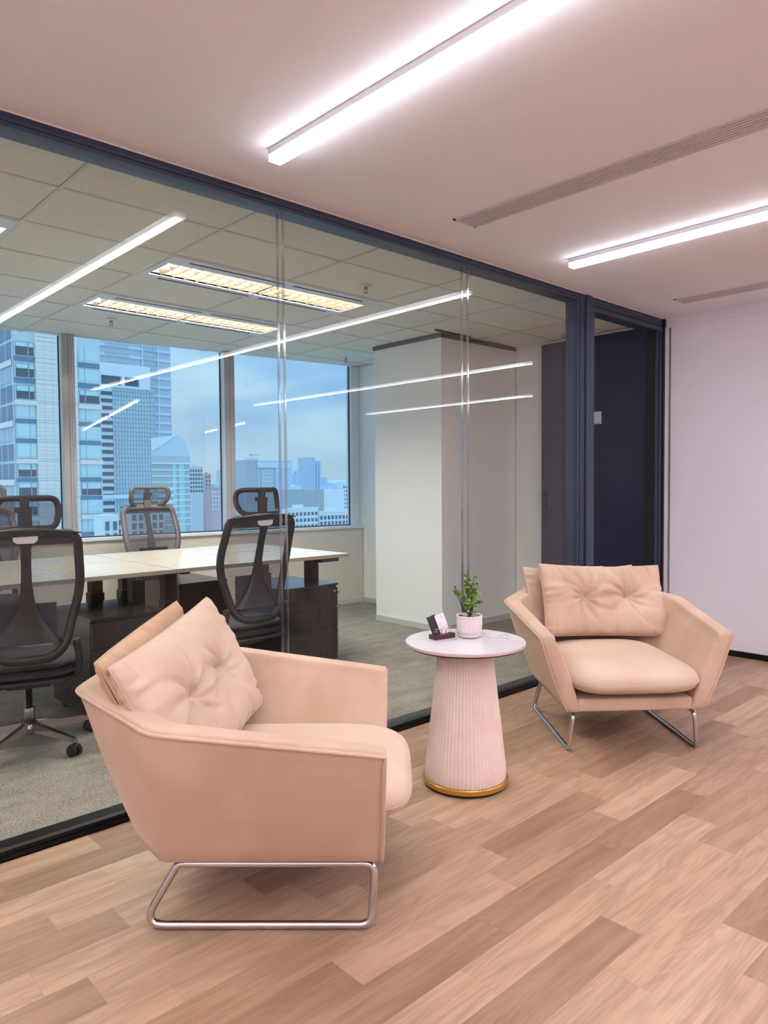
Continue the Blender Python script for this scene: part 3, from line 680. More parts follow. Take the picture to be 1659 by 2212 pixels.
def cushion(chair, cx_, cy_, cz_, w, h, lean, yaw_, roll_, m, label, seed, th=0.085, bow=0.0):
    t = empty('back_cushion'); rg = random.Random(seed)
    NU, NV = 110, 70; bts = [(-0.127, 0.01), (0.127, 0.01)]; ph = [rg.uniform(0, 6.28) for _ in range(12)]
    # random soft creases
    cre = [(rg.uniform(-w/2, w/2), rg.choice((-1, 1))*h/2*rg.uniform(0.75, 1.0), rg.uniform(-0.5, 0.5), rg.uniform(0.05, 0.11)) for _ in range(16)]
    def surf(u, v, side):
        ex = 1-0.035*(1-v*v)*abs(u)**1.5; ez = 1-0.055*(1-u*u)*abs(v)**1.5
        x = w/2*u*ex; z = h/2*v*ez
        th_ = th*(max(0, (1-abs(u)**2.2))*max(0, (1-abs(v)**2.2)))**0.36
        d = 0
        for i, (bx, bz) in enumerate(bts):
            r_ = math.hypot(x-bx, z-bz); a = math.atan2(z-bz, x-bx)
            d -= 0.052*math.exp(-r_/0.050)
            fall = math.exp(-r_/0.10)*(1-math.exp(-r_/0.012))
            w1_ = math.sin(5*a+ph[i]+1.5*r_/0.1); w2_ = math.sin(9*a+ph[i+2]*1.3)
            d += 0.023*fall*((1-abs(w1_))**1.5*-1.3+0.5*w2_)
        # crease joining the two buttons
        if abs(x) < 0.127: d -= 0.022*math.exp(-abs(z-0.01-0.012*math.cos(x*12))/0.010)*(0.45+0.55*(abs(x)/0.127)**2)
        for (qx, qz, sl, ln) in cre:
            dz = z-qz; dx = x-qx-sl*dz
            d -= 0.011*math.exp(-abs(dx)/0.009)*math.exp(-(dz/ln)**2)
        # puckers at the seams
        de = min(1-abs(u), 1.0); dv = min(1-abs(v), 1.0)
        d += 0.0050*(math.sin(z*95+ph[6])+0.8*math.sin(z*161+ph[8]))*max(0, 0.5+0.7*math.sin(z*23+ph[9]))*math.exp(-de/0.16)+0.0050*(math.sin(x*88+ph[7])+0.8*math.sin(x*149+ph[10]))*max(0, 0.4+0.8*math.sin(x*19+ph[11]))*math.exp(-dv/0.22)
        th_ = max(0.002, th_+d*min(1, th_/0.03))
        return (x, (th_ if side > 0 else -th_*0.75)+bow*u*u*(1-0.35*(v+1)/2), z)
    F_ = lambda s_: [[surf(math.sin(PI/2*(-1+2*i/NU)), math.sin(PI/2*(-1+2*j/NV)), s_) for j in range(NV+1)] for i in range(NU+1)]
    b = MB(); b.grid(F_(1)); b.grid([[(p[0], p[1], p[2]) for p in row] for row in F_(-1)])
    body = b.obj('cover', m, t)
    # seam welt round the edge
    ring = [surf(u_, v_, 1) for u_, v_ in [(-1+2*i/40, -1) for i in range(40)]+[(1, -1+2*i/30) for i in range(30)]+[(1-2*i/40, 1) for i in range(40)]+[(-1, 1-2*i/30) for i in range(30)]]
    b = MB(); b.tube([(p[0]*1.002, bow*(p[0]/w*2)**2*(1-0.35*(p[2]/h+0.5)), p[2]*1.002) for p in ring], 0.0034, None, 6, True, up=(0, 1, 0)); b.obj('welt', m, t)
    for bx, bz in bts:
        y_ = surf(math.asin(max(-1, min(1, bx/(w/2))))*2/PI*0+bx/(w/2), bz/(h/2), 1)[1]
        b = MB(); b.lathe([(0.0005, 0.006), (0.006, 0.005), (0.0095, 0.002), (0.0105, -0.002), (0.009, -0.006)], None, 16)
        o_ = b.obj('button', m, t, smooth=True); o_.rotation_euler = (-PI/2, 0, 0); o_.location = (bx, y_+0.002, bz)
    # place in the chair frame, then world
    R_ = Matrix.Rotation(yaw_, 4, 'Z') @ Matrix.Rotation(lean, 4, 'X') @ Matrix.Rotation(roll_, 4, 'Y')
    Mx = Matrix.Translation(Vector((cx_, cy_, cz_))) @ R_
    cm = Matrix.Translation(chair.location) @ Matrix.Rotation(chair.rotation_euler.z, 4, 'Z')
    t.matrix_world = cm @ Mx
    return tag(t, label, 'cushion', 'button-tufted velvet back cushions')
rad = math.radians
cushion(ac1, 0.035, -0.265, 0.635, 0.745, 0.465, rad(24), rad(-10), rad(7), M_['velvet_seat'], 'pale button-tufted cushion leaning in the left armchair, in front', 11, 0.10, 0.02)
cushion(ac1, 0.035, -0.405, 0.635, 0.68, 0.42, rad(20), rad(-5), rad(6), M_['velvet_dark'], 'darker tan cushion tucked behind the pale one in the left armchair', 12, 0.07, 0.085)
cushion(ac2, -0.055, -0.265, 0.645, 0.72, 0.42, rad(24), rad(4), rad(-2.0), M_['velvet'], 'button-tufted cushion at the front of the right armchair', 13, 0.095, 0.02)
cushion(ac2, 0.045, -0.39, 0.615, 0.66, 0.41, rad(18), rad(3), rad(0), M_['velvet'], 'cushion mostly hidden behind the other in the right armchair', 14, 0.05, 0.085)

# ================================================================== SIDE TABLE
TX, TY, TZ = 2.42, 2.08, 0.63
t = empty('side_table', (TX, TY, 0)); tag(t, 'round marble-topped side table with a fluted cream cone base', 'table')
b = MB(); b.lathe([(0.250, 0.615), (0.2615, 0.6155), (0.263, 0.618), (0.263, 0.627), (0.2615, 0.6295)], None, 96, smooth=False); b.obj('tabletop_edge', M_['marble_edge'], t)
b = MB(); b.lathe([(0.2614, 0.6285), (0.2614, 0.6300)], None, 96, smooth=False); b.obj('tabletop', M_['marble'], t)
b = MB(); b.lathe([(0.235, 0.607), (0.252, 0.609), (0.254, 0.6155)], None, 64); b.obj('under_disc', M_['black'], t)
b = MB(); NF = 62; seg = NF*6; rows = []
rg = random.Random(5); jit = [rg.uniform(-0.3, 0.3) for _ in range(NF)]
for k in range(0, 15):
    q = k/14; z = 0.034+q*0.575; R0 = 0.182*(1-q)+0.118*q; rw = []
    for i in range(seg):
        a = 2*PI*i/seg; fl = i/6; fr = fl-math.floor(fl); 
        dep = 0.0045*(0.9 if q < .9 else 1.0)*(abs(math.cos(PI*fr))**4)
        R1 = R0-dep
        if k == 0: R1 -= 0.006
        rw.append((R1*math.cos(a), R1*math.sin(a), z))
    rows.append(rw)
b.grid(rows, None, False, True, True); b.obj('fluted_base', M_['flute'], t)
b = MB(); b.lathe([(0.176, 0.012), (0.186, 0.013), (0.187, 0.016), (0.187, 0.032), (0.184, 0.0355), (0.17, 0.036)], None, 72, smooth=False); b.obj('gold_ring', M_['gold'], t)
b = MB(); b.lathe([(0.174, 0.0), (0.176, 0.001), (0.176, 0.013)], None, 64); b.obj('foot', M_['black_plastic'], t)

# potted plant
PX, PY = 2.487, 2.113
t = empty('potted_plant', (PX, PY, TZ)); tag(t, 'curly-leaved green plant in a ribbed pale pot on the side table', 'plant')
b = MB(); b.lathe([(0.030, 0.001), (0.044, 0.002), (0.052, 0.010), (0.053, 0.014), (0.050, 0.014), (0.047, 0.010), (0.02, 0.008)], None, 48); b.obj('saucer', M_['ceramic'], t)
b = MB(); NR = 40; seg = NR*4; rows = []
for R_, z in ((0.03, 0.0085), (0.046, 0.009), (0.048, 0.014), (0.048, 0.0195)): rows.append([(R_*math.cos(2*PI*i/seg), R_*math.sin(2*PI*i/seg), z) for i in range(seg)])
for z in (0.022, 0.028, 0.06, 0.088, 0.093):
    R_ = 0.053 if z == 0.022 else 0.0555 if z == 0.028 else 0.0575 if z < 0.09 else 0.0585
    rows.append([((R_-(0.0016 if (i % 4) in (0,) and 0.022 < z < 0.093 else 0))*math.cos(2*PI*i/seg), (R_-(0.0016 if (i % 4) in (0,) and 0.022 < z < 0.093 else 0))*math.sin(2*PI*i/seg), z) for i in range(seg)])
for R_, z in ((0.0588, 0.097), (0.0585, 0.100), (0.0572, 0.1005), (0.0545, 0.098), (0.053, 0.08)): rows.append([(R_*math.cos(2*PI*i/seg), R_*math.sin(2*PI*i/seg), z) for i in range(seg)])
b.grid(rows, None, False, True, False); b.obj('pot', M_['ceramic'], t)
b = MB(); b.lathe([(0.0535, 0.083), (0.03, 0.087), (0.001, 0.090)], None, 32); b.obj('soil', M_['soil'], t)
rg = random.Random(21); tips = []
stems = []
for i in range(9):
    a = rg.uniform(0, 2*PI); sp_ = rg.uniform(0.2, 1.0); hgt = rg.uniform(0.10, 0.17)
    stems.append([(0.006*math.cos(a), 0.006*math.sin(a), 0.085), (0.018*sp_*math.cos(a), 0.018*sp_*math.sin(a), 0.085+hgt*0.5), (0.040*sp_*math.cos(a), 0.040*sp_*math.sin(a), 0.085+hgt)])
import_right = (rr.x, rr.y)
def rl(dx, z, dd=0.0): # helper in the plant's own frame: dx along the table edge direction
    return (dx*0.73+dd*0.68, -dx*0.68+dd*0.73, z)
stems += [[rl(0.003, 0.085), rl(-0.008, 0.15), rl(-0.040, 0.182), rl(-0.052, 0.192)], [rl(0.003, 0.085), rl(0.012, 0.16), rl(0.022, 0.19), rl(0.030, 0.208)], [rl(0.0, 0.085), rl(0.022, 0.14), rl(0.045, 0.150)], [rl(0.0, 0.085), rl(0.01, 0.15), rl(0.006, 0.19), rl(0.0, 0.198)], [rl(0.002, .085), rl(0.02, 0.15), rl(0.034, 0.18)], [rl(0.0, 0.085), rl(-0.01, 0.14), rl(-0.022, 0.165)]]
for s_ in stems:
    s_ = [(p[0]*1.1, p[1]*1.1, 0.085+(p[2]-0.085)*1.16) for p in s_]
    sp_ = smooth_path(s_, 5); b = MB(); b.tube(sp_, [0.0022-0.0014*i/len(sp_) for i in range(len(sp_))], None, 6); b.obj('stem', M_['stem'], t); tips.append(sp_)
b = MB(); b.tube([(0.003, 0, 0.085), (0.004, 0.001, 0.11), (0.002, 0.0, 0.135)], 0.0034, None, 8); b.obj('stem', M_['stem'], t)
# curled leaf: a broad blade rolled back on itself
def leaf_mesh(curl, m, seedv):
    b = MB(); NL, NW = 8, 4; P = []
    for i in range(NL+1):
        q = i/NL; wd = 0.0105*math.sin(PI*min(1, q*0.93+0.07))**0.7+0.0006; a = curl*q; R_ = 0.026/curl
        rw = []
        for j in range(-NW//2, NW//2+1):
            s_ = j/(NW/2); rw.append((wd*s_, R_*math.sin(a), R_*(1-math.cos(a))*-1+0.003*(s_*s_)))
        P.append(rw)
    b.grid(P, None); return b.obj('leaf', m, t)
protos = [leaf_mesh(c_, m_, i) for i, (c_, m_) in enumerate(((3.6, M_['leaf']), (2.4, M_['leaf']), (4.6, M_['leaf']), (2.0, M_['leaf2']), (3.2, M_['leaf2'])))]
nleaf = 0
for si, sp_ in enumerate(tips):
    ends = [len(sp_)-1] + [rg.randrange(len(sp_)//3, len(sp_)-1) for _ in range(7)]
    for ei in ends:
        p = Vector(sp_[ei]); pr = protos[rg.randrange(3)] if p.z > 0.15 or rg.random() < 0.5 else protos[rg.randrange(5)]
        if nleaf < 5: o_ = protos[nleaf]
        else: o_ = part('leaf', pr, None, t)
        nleaf += 1
        a = rg.uniform(0, 2*PI); off = Vector((math.cos(a), math.sin(a), 0))*0.004
        o_.location = p+off; o_.rotation_euler = (rg.uniform(-0.5, 0.9), rg.uniform(-0.5, 0.5), a-PI/2)
        s_ = rg.uniform(0.75, 1.15); o_.scale = (s_, s_, s_)
for dx, z, a in ((-0.030, 0.094, 0.5), (0.028, 0.108, 1.2), (0.0, 0.12, 2.8)):
    o_ = part('leaf', protos[3 if z > .1 else 1], None, t); o_.location = rl(dx, z); o_.rotation_euler = (0.5, 0.3, a); o_.scale = (1.3, 1.3, 1.3)

# reed diffuser behind the pot
t = empty('reed_diffuser', (2.552, 2.190, TZ)); tag(t, 'square black reed diffuser with black sticks behind the plant pot', 'diffuser'); t.rotation_euler = (0, 0, rad(5))
b = MB(); b.box(-0.036, -0.022, 0, 0.036, 0.022, 0.088, None, 0.002); b.lathe([(0.013, 0.087), (0.013, 0.105), (0.009, 0.105)], None, 16); b.obj('bottle', M_['black_plastic'], t)
for a, c_ in ((-0.030, 0.010), (-0.022, 0.018), (-0.006, 0.02), (-0.012, -0.01), (0.004, 0.012)):
    b = MB(); p1 = rl(a*1.2-0.008, 0.215 if a < -0.02 else 0.20); b.tube([(0.0, 0.0, 0.07), (p1[0], p1[1]+c_, p1[2])], 0.0017, None, 6); b.obj('reed', M_['black_plastic'], t)

# business card holder
ang = math.atan2(2.152-2.164, 2.441-2.334)
t = empty('card_holder', (0, 0, 0)); O_ = Vector((2.385, 2.185, TZ)); t.location = O_; t.rotation_euler = (0, 0, rad(-9))
tag(t, 'small dark walnut card holder with gold wire on the side table', 'card holder')
b = MB(); b.box(-0.056, -0.024, 0, 0.056, 0.024, 0.020, None, 0.001); b.obj('wood_base', M_['walnut'], t)
w_ = 0.0016
for xs_ in (-1, 1):
    b = MB(); path = fillet([(xs_*0.012+0.006, -0.006, 0.018), (xs_*0.012+0.006, -0.006, 0.040), (xs_*0.046+0.004, -0.004, 0.043), (xs_*0.048+0.004, 0.024, 0.050)], 0.004, 4, False); b.tube(path, w_, None, 6); b.obj('wire', M_['gold_wire'], t)
def card(name, x, y, z, w, h, m, label, cat, marks, seq=1):
    o_ = empty(name); o_.matrix_world = Matrix.Translation(O_) @ Matrix.Rotation(rad(-9), 4, 'Z') @ Matrix.Translation(Vector((x, y, z))) @ Matrix.Rotation(rad(-14), 4, 'Y') @ Matrix.Rotation(rad(-16), 4, 'X')
    b = MB(); b.box(-w/2, -0.0006, 0, w/2, 0.0006*seq, h); b.obj('card', m, o_)
    for (a0, z0, a1, z1, mm) in marks:
        b = MB(); b.box(a0, -0.0009, z0, a1, -0.0006, z1); b.obj('print', mm, o_)
    return tag(o_, label, cat)
ink, cg = M_['ink'], M_['card_gold']
mk = [(0.001, 0.080-0.0045*i, 0.001+ln, 0.0812-0.0045*i, ink) for i, ln in enumerate((0.010, 0.016, 0.008))]+[(-0.020, 0.050-0.004*i, -0.020+ln, 0.0508-0.004*i, ink) for i, ln in enumerate((0.018, 0.013))]+[(-0.019, 0.036-0.0036*i, -0.019+ln, 0.0367-0.0036*i, ink) for i, ln in enumerate((0.012, 0.02, 0.024, 0.022, 0.018, 0.021))]
card('business_card', 0.020, -0.002, 0.019, 0.050, 0.090, M_['paper'], 'white business card printed in grey, standing in the holder', 'card', mk, 3)
mk = [(-0.018, 0.079, 0.010, 0.080, ink), (-0.008, 0.012, 0.003, 0.0135, cg), (-0.002, 0.009, 0.010, 0.0105, cg), (-0.012, 0.0145, -0.002, 0.016, cg)]
card('business_card', -0.024, 0.004, 0.019, 0.046, 0.086, M_['card_black'], 'black business card with gold print, left of the white card', 'card', mk, 2)

# sofa in the far part of the lobby : the photo shows it only as a faint reflection in the glass
t = empty('sofa', (8.75, -1.0, 0)); tag(t, 'beige sofa seen only as a faint reflection in the glass', 'sofa')
for nm, q, bv in (('base', (-0.42, -1.0, 0.08, 0.45, 1.0, 0.28), 0.03), ('seat_cushion', (-0.44, -0.85, 0.28, 0.25, -0.005, 0.45), 0.05), ('seat_cushion', (-0.44, 0.005, 0.28, 0.25, 0.85, 0.45), 0.05), ('backrest', (0.22, -0.86, 0.28, 0.45, 0.86, 0.82), 0.06), ('armrest', (-0.42, -1.02, 0.08, 0.45, -0.86, 0.60), 0.05), ('armrest', (-0.42, 0.86, 0.08, 0.45, 1.02, 0.60), 0.05)):
    b = MB(); b.box(*q, None, bv); b.obj(nm, M_['velvet'], t, smooth=True)
class _F: pass
f_ = _F(); f_.location = Vector((8.75, -1.0, 0.03)); f_.rotation_euler = Vector((0, 0, PI/2))
cushion(f_, -0.45, -0.10, 0.66, 0.46, 0.42, rad(18), rad(12), rad(18), M_['paper'], 'pale scatter cushion tilted on the reflected sofa, farther from us', 31, 0.07)
cushion(f_, 0.25, -0.10, 0.66, 0.46, 0.42, rad(18), rad(-12), rad(-8), M_['velvet_dark'], 'tan scatter cushion on the reflected sofa, nearer the glass', 32, 0.07)

# ================================================================== OFFICE CHAIRS
def back_y(x, z):   # sitter side is +y
    q = (z-0.50)/0.62
    return -0.235+0.05*math.sin(PI*min(1, max(0, q*1.15)))-0.055*q+0.60*x*x*(1.25-0.35*q)*0.9
def outline(z0, z1, wt, wm, wb, rt, rb, n_=14):
    """closed outline of a rounded, waisted panel in the x-z plane"""
    P = [(wt, z1), (wm, (z0+z1)/2+0.02), (wb, z0)]
    pts = [(-x, 0, z) for x, z in P[::-1]][0:0]
    poly = [(wt, 0, z1), (wm, 0, z0*0.45+z1*0.55), (wb, 0, z0), (-wb, 0, z0), (-wm, 0, z0*0.45+z1*0.55), (-wt, 0, z1)]
    return fillet(poly, [rt, 0.5, rb, rb, 0.5, rt], 8)
def subdiv(path, maxd=0.03):
    out = []; n_ = len(path)
    for i in range(n_):
        a, c_ = Vector(path[i]), Vector(path[(i+1) % n_]); k = max(1, int((c_-a).length/maxd))
        for j in range(k): out.append(a.lerp(c_, j/k))
    return out
FL = [(-1, -0.5), (1, -0.5), (1, 0.5), (-1, 0.5)]
def office_chair(label, gm, fm):
    t = empty('office_chair'); tag(t, label, 'office chair', 'high-backed mesh office chairs')
    base = MB(); base.lathe([(0.045, 0.075), (0.047, 0.11), (0.034, 0.125), (0.030, 0.13)], None, 20); base.obj('hub', M_['chrome_dark'], t)
    lg = None; cs = None; parts = []
    for i in range(5):
        a = 2*PI*i/5+0.35
        if lg is None:
            b = MB(); rows = []
            for q in range(7):
                s_ = q/6; x = 0.035+0.285*s_; zc = 0.108-0.030*s_; hw = 0.019-0.006*s_; hh = 0.020-0.009*s_
                rows.append([(x, -hw, zc-hh), (x, hw, zc-hh), (x, hw*0.75, zc+hh), (x, -hw*0.75, zc+hh)])
            V = b.grid(rows, None, False, True, False); b.bm.faces.new(V[0][::-1]); b.bm.faces.new(V[-1]); lg = b.obj('leg', M_['chrome_dark'], t)
            b = MB(); b.tube([(0.31, -0.026, 0.028), (0.31, -0.006, 0.028)], 0.027, None, 16); b.tube([(0.31, 0.006, 0.028), (0.31, 0.026, 0.028)], 0.027, None, 16)
            b.box(0.295, -0.022, 0.035, 0.328, 0.022, 0.058, None, 0.005); b.tube([(0.312, 0, 0.05), (0.312, 0, 0.078)], 0.008, None, 8); cs = b.obj('caster', M_['black_plastic'], lg); o_ = lg
        else:
            o_ = part('leg', lg, None, t); part('caster', cs, None, o_)
        o_.rotation_euler = (0, 0, a)
    b = MB(); b.lathe([(0.027, 0.12), (0.027, 0.20), (0.024, 0.205), (0.016, 0.206), (0.016, 0.34)], None, 20); b.obj('gas_lift', M_['chrome_dark'], t)
    b = MB(); b.box(-0.10, -0.13, 0.325, 0.10, 0.12, 0.36, None, 0.012); b.obj('mechanism', M_['black_plastic'], t)
    # seat : three stacked pads
    for nm, zc, hh, a_, c_, m in (('seat_pan', 0.368, 0.022, 0.235, 0.225, M_['black_plastic']), ('seat', 0.405, 0.026, 0.25, 0.24, M_['seat_fabric']), ('seat_pad', 0.450, 0.030, 0.245, 0.238, M_['seat_fabric'])):
        b = MB(); P = []
        for i in range(40):
            al = 2*PI*i/40; cx_ = math.copysign(abs(math.cos(al))**0.6, math.cos(al)); sy_ = math.copysign(abs(math.sin(al))**0.6, math.sin(al)); rw = []
            for j in range(9):
                v = -PI/2+PI*j/8; cv = max(0, math.cos(v))**0.45; rw.append((a_*cx_*cv, 0.015+c_*sy_*cv, zc+hh*math.sin(v)-0.05*max(0, (c_*sy_*cv-0.1)/0.14)**2*0.3))
            P.append(rw)
        b.grid(P, None, True); bmesh.ops.remove_doubles(b.bm, verts=b.bm.verts[:], dist=1e-5); b.obj(nm, m, t)
    # spine arms from seat to back
    for sg in (-1, 1):
        b = MB(); path = smooth_path([(sg*0.06, -0.08, 0.345), (sg*0.17, -0.17, 0.36), (sg*0.225, -0.20, 0.42), (sg*0.215, back_y(0.215, 0.56)-0.02, 0.57)], 6)
        b.tube(path, 0.019, None, 8, prof=[(-1, -0.45), (1, -0.45), (1, 0.45), (-1, 0.45)]); b.obj('back_bracket', M_['black_plastic'], t)
    # backrest frame
    ol = [Vector((p.x, back_y(p.x, p.z), p.z)) for p in subdiv(outline(0.49, 1.095, 0.225, 0.243, 0.150, 0.06, 0.13))]
    b = MB(); b.tube([tuple(p) for p in ol], 0.0205, None, 8, True, prof=FL, up=(0, 1, 0)); fr = b.obj('back_frame', fm, t)
    # mesh panel
    b = MB(); P = []; zz = [0.492+(1.092-0.492)*i/26 for i in range(27)]
    def halfw(z):
        best = 0; n_ = len(ol)
        for i in range(n_):
            a, c_ = ol[i], ol[(i+1) % n_]
            if (a.z-z)*(c_.z-z) <= 0 and abs(a.z-c_.z) > 1e-9:
                q = (z-a.z)/(c_.z-a.z); best = max(best, a.x+(c_.x-a.x)*q)
        return best
    for z in zz:
        hw = max(0.02, halfw(z)-0.002); P.append([(hw*s_/8, back_y(hw*s_/8, z)+0.004, z) for s_ in range(-8, 9)])
    b.grid(P); b.obj('back_mesh', M_['back_mesh'], t)
    # spine : widening blade down the middle
    b = MB(); P = []
    for z, hw in ((1.10, 0.075), (1.085, 0.070), (1.065, 0.036), (1.03, 0.024), (0.95, 0.022), (0.86, 0.024), (0.78, 0.033), (0.71, 0.052), (0.65, 0.085), (0.60, 0.125), (0.565, 0.158)):
        P.append([(hw*s_/3, back_y(hw*s_/3, z)-0.012-(0.004 if abs(s_) < 3 else 0), z) for s_ in range(-3, 4)])
    P2 = [[(p[0], p[1]+0.010, p[2]) for p in row] for row in P]
    V1 = b.grid(P); V2 = b.grid(P2)
    n1 = len(V1)
    for i in range(n1-1):
        for k in (0, -1): b.bm.faces.new((V1[i][k], V1[i+1][k], V2[i+1][k], V2[i][k]))
    b.obj('spine', fm, t)
    # upper crossband
    b = MB(); P = [[(0.205*s_/10, back_y(0.205*s_/10, z)-0.007, z) for s_ in range(-10, 11)] for z in (1.045, 1.06, 1.08, 1.098)]
    b.grid(P); b.obj('top_band', fm, t)
    # lumbar pad
    b = MB(); P = [[(0.13*s_/8, back_y(0.13*s_/8, z)+0.02, z) for s_ in range(-8, 9)] for z in (0.60, 0.62, 0.68, 0.74, 0.755)]; b.grid(P); b.obj('lumbar_pad', M_['black_plastic'], t)
    # badge
    yb_ = back_y(0, 1.07)-0.022
    b = MB(); V = [b.bm.verts.new(p) for p in ((-0.052, yb_, 1.084), (0.052, yb_, 1.088), (0.052, yb_, 1.068), (0.036, yb_, 1.054), (-0.036, yb_, 1.054), (-0.052, yb_, 1.066))]
    V2 = [b.bm.verts.new((v.co.x, v.co.y+0.010, v.co.z)) for v in V]; b.bm.faces.new(V); b.bm.faces.new(V2[::-1])
    for i in range(6): b.bm.faces.new((V[i], V[(i+1) % 6], V2[(i+1) % 6], V2[i]))
    o_ = b.obj('badge', M_['vent_metal'], t)
    # coat hanger bar across the top
    b = MB(); path = [(0.245*s_/10, back_y(0.0, 1.1)-0.045+0.055*(s_/10)**2, 1.118-0.022*(s_/10)**2) for s_ in range(-10, 11)]
    b.tube(path, [0.004+0.013*(1-abs(i-10)/10)**0.5 for i in range(21)], None, 8, prof=[(-1, 0), (-0.7, -0.5), (0.7, -0.5), (1, 0), (0.7, 0.5), (-0.7, 0.5)], up=(0, 0, 1)); b.obj('hanger_bar', M_['black_plastic'], t)
    # headrest
    def hy(x, z):
        q = (z-1.19)/0.07; return -0.262+1.9*x*x-0.028*q*q*0.5+0.018*q
    hol = [Vector((p.x, hy(p.x, p.z), p.z)) for p in subdiv(fillet([(0.140, 0, 1.264), (0.150, 0, 1.19), (0.130, 0, 1.122), (-0.130, 0, 1.122), (-0.150, 0, 1.19), (-0.140, 0, 1.264)], [0.045, 0.2, 0.05, 0.05, 0.2, 0.045], 7), 0.02)]
    b = MB(); b.tube([tuple(p) for p in hol], 0.014, None, 8, True, prof=FL, up=(0, 1, 0)); hr = b.obj('headrest_frame', fm, t)
    b = MB(); P = []
    for i in range(13):
        z = 1.124+0.136*i/12; best = 0.02
        for k in range(len(hol)):
            a, c_ = hol[k], hol[(k+1) % len(hol)]
            if (a.z-z)*(c_.z-z) <= 0 and abs(a.z-c_.z) > 1e-9: best = max(best, a.x+(c_.x-a.x)*(z-a.z)/(c_.z-a.z))
        P.append([(best*s_/7, hy(best*s_/7, z)+0.004, z) for s_ in range(-7, 8)])
    b.grid(P); b.obj('headrest_mesh', M_['back_mesh'], hr)
    b = MB(); b.box(-0.030, -0.287, 1.09, 0.030, -0.268, 1.215, None, 0.005); b.box(-0.045, -0.290, 1.198, 0.030, -0.264, 1.222, None, 0.004); b.box(-0.02, -0.285, 1.21, 0.02, -0.262, 1.262, None, 0.004); b.obj('headrest_stem', M_['black_plastic'], t)
    return t
oc1 = office_chair('black mesh office chair at the far left, nearest the glass', None, M_['black_plastic']); 
def place(t, x, y, deg, s_=1.0):
    t.location = (x, y, 0); t.rotation_euler = (0, 0, rad(deg)-PI/2); t.scale = (s_, s_, s_)
place(oc1, 1.165, 3.90, 74, 1.0)
oc2 = copy_tree(oc1); oc2['label'] = 'black mesh office chair at the right front desk, behind the glass joint'; place(oc2, 2.44, 3.985, 92, 1.02)
oc3 = copy_tree(oc1); oc3['label'] = 'office chair facing us beyond the right desks, against the window'; place(oc3, 2.86, 5.84, -88, 1.03)
oc4 = copy_tree(oc1); oc4['label'] = 'office chair beyond the left desks, its top showing above the nearest chair'; place(oc4, 1.52, 5.90, -88, 1.05)
for t_ in (oc3, oc4):
    for q in children(t_):
        if q.name.startswith(('back_frame', 'headrest_frame', 'spine', 'top_band', 'headrest_stem')):
            q.data = q.data.copy(); q.data.materials[0] = M_['grey_plastic']
        if q.name.startswith(('headrest_frame',)): q.scale = (1.16, 1, 1.0)

# ================================================================== DESKS AND PEDESTALS
DZ = 0.80
def desk(x0, y0, x1, y1, front, label):
    t = empty('desk', (x0, y0, 0)); w, d = x1-x0, y1-y0
    b = MB(); b.box(0.003, 0.003, DZ-0.025, w-0.003, d-0.003, DZ-0.0006); b.obj('edge_band', M_['desk_edge'], t)
    b = MB(); b.box(0.003, 0.003, DZ-0.0006, w-0.003, d-0.003, DZ); tp = b.obj('desktop', M_['desk'], t)
    yf = 0.02 if front else d-0.02
    # cable flap at the meeting edge
    fy0, fy1 = (d-0.10, d-0.012) if front else (0.012, 0.10)
    b = MB(); b.box(w*0.52, fy0, DZ, w*0.52+0.34, fy1, DZ+0.003, None, 0.001); b.obj('cable_flap', M_['desk'], t)
    for lx in (0.07, w-0.15):
        b = MB(); b.box(lx, d/2-0.04, 0.35, lx+0.08, d/2+0.04, DZ-0.05); lg = b.obj('leg', M_['black_metal'], t)
        b = MB(); b.box(lx-0.008, d/2-0.046, 0.02, lx+0.088, d/2+0.046, 0.56); b.obj('leg_sleeve', M_['black_metal'], lg)
        b = MB(); b.box(lx-0.002, 0.08, 0.0, lx+0.082, d-0.08, 0.022, None, 0.004); b.obj('foot', M_['black_metal'], lg)
        b = MB(); b.box(lx+0.01, 0.10, DZ-0.05, lx+0.07, d-0.10, DZ-0.0255); b.obj('top_bracket', M_['black_metal'], lg)
    b = MB(); b.box(0.10, d/2-0.045, DZ-0.062, w-0.10, d/2+0.045, DZ-0.026); b.obj('crossbar', M_['black_metal'], t)
    if front:
        b = MB(); b.box(w-0.28, 0.012, DZ-0.052, w-0.10, 0.09, DZ-0.026, None, 0.006); cp = b.obj('control_panel', M_['black_plastic'], t)
        for i in range(6):
            b = MB(); b.box(w-0.255+0.024*i, 0.0095, DZ-0.043, w-0.245+0.024*i, 0.0125, DZ-0.036); b.obj('key', M_['grey_plastic'], cp)
    return tag(t, label, 'desk', 'pale wooden sit-stand desks')
desk(2.125, 4.17, 3.535, 4.85, True, 'pale desk at the front right of the bench, above the right pedestal')
desk(0.70, 4.17, 2.122, 4.85, True, 'pale desk at the front left of the bench, above the left pedestal')
desk(2.125, 4.853, 3.535, 5.53, False, 'pale desk at the back right of the bench, below the window')
desk(0.70, 4.853, 2.122, 5.53, False, 'pale desk at the back left of the bench')
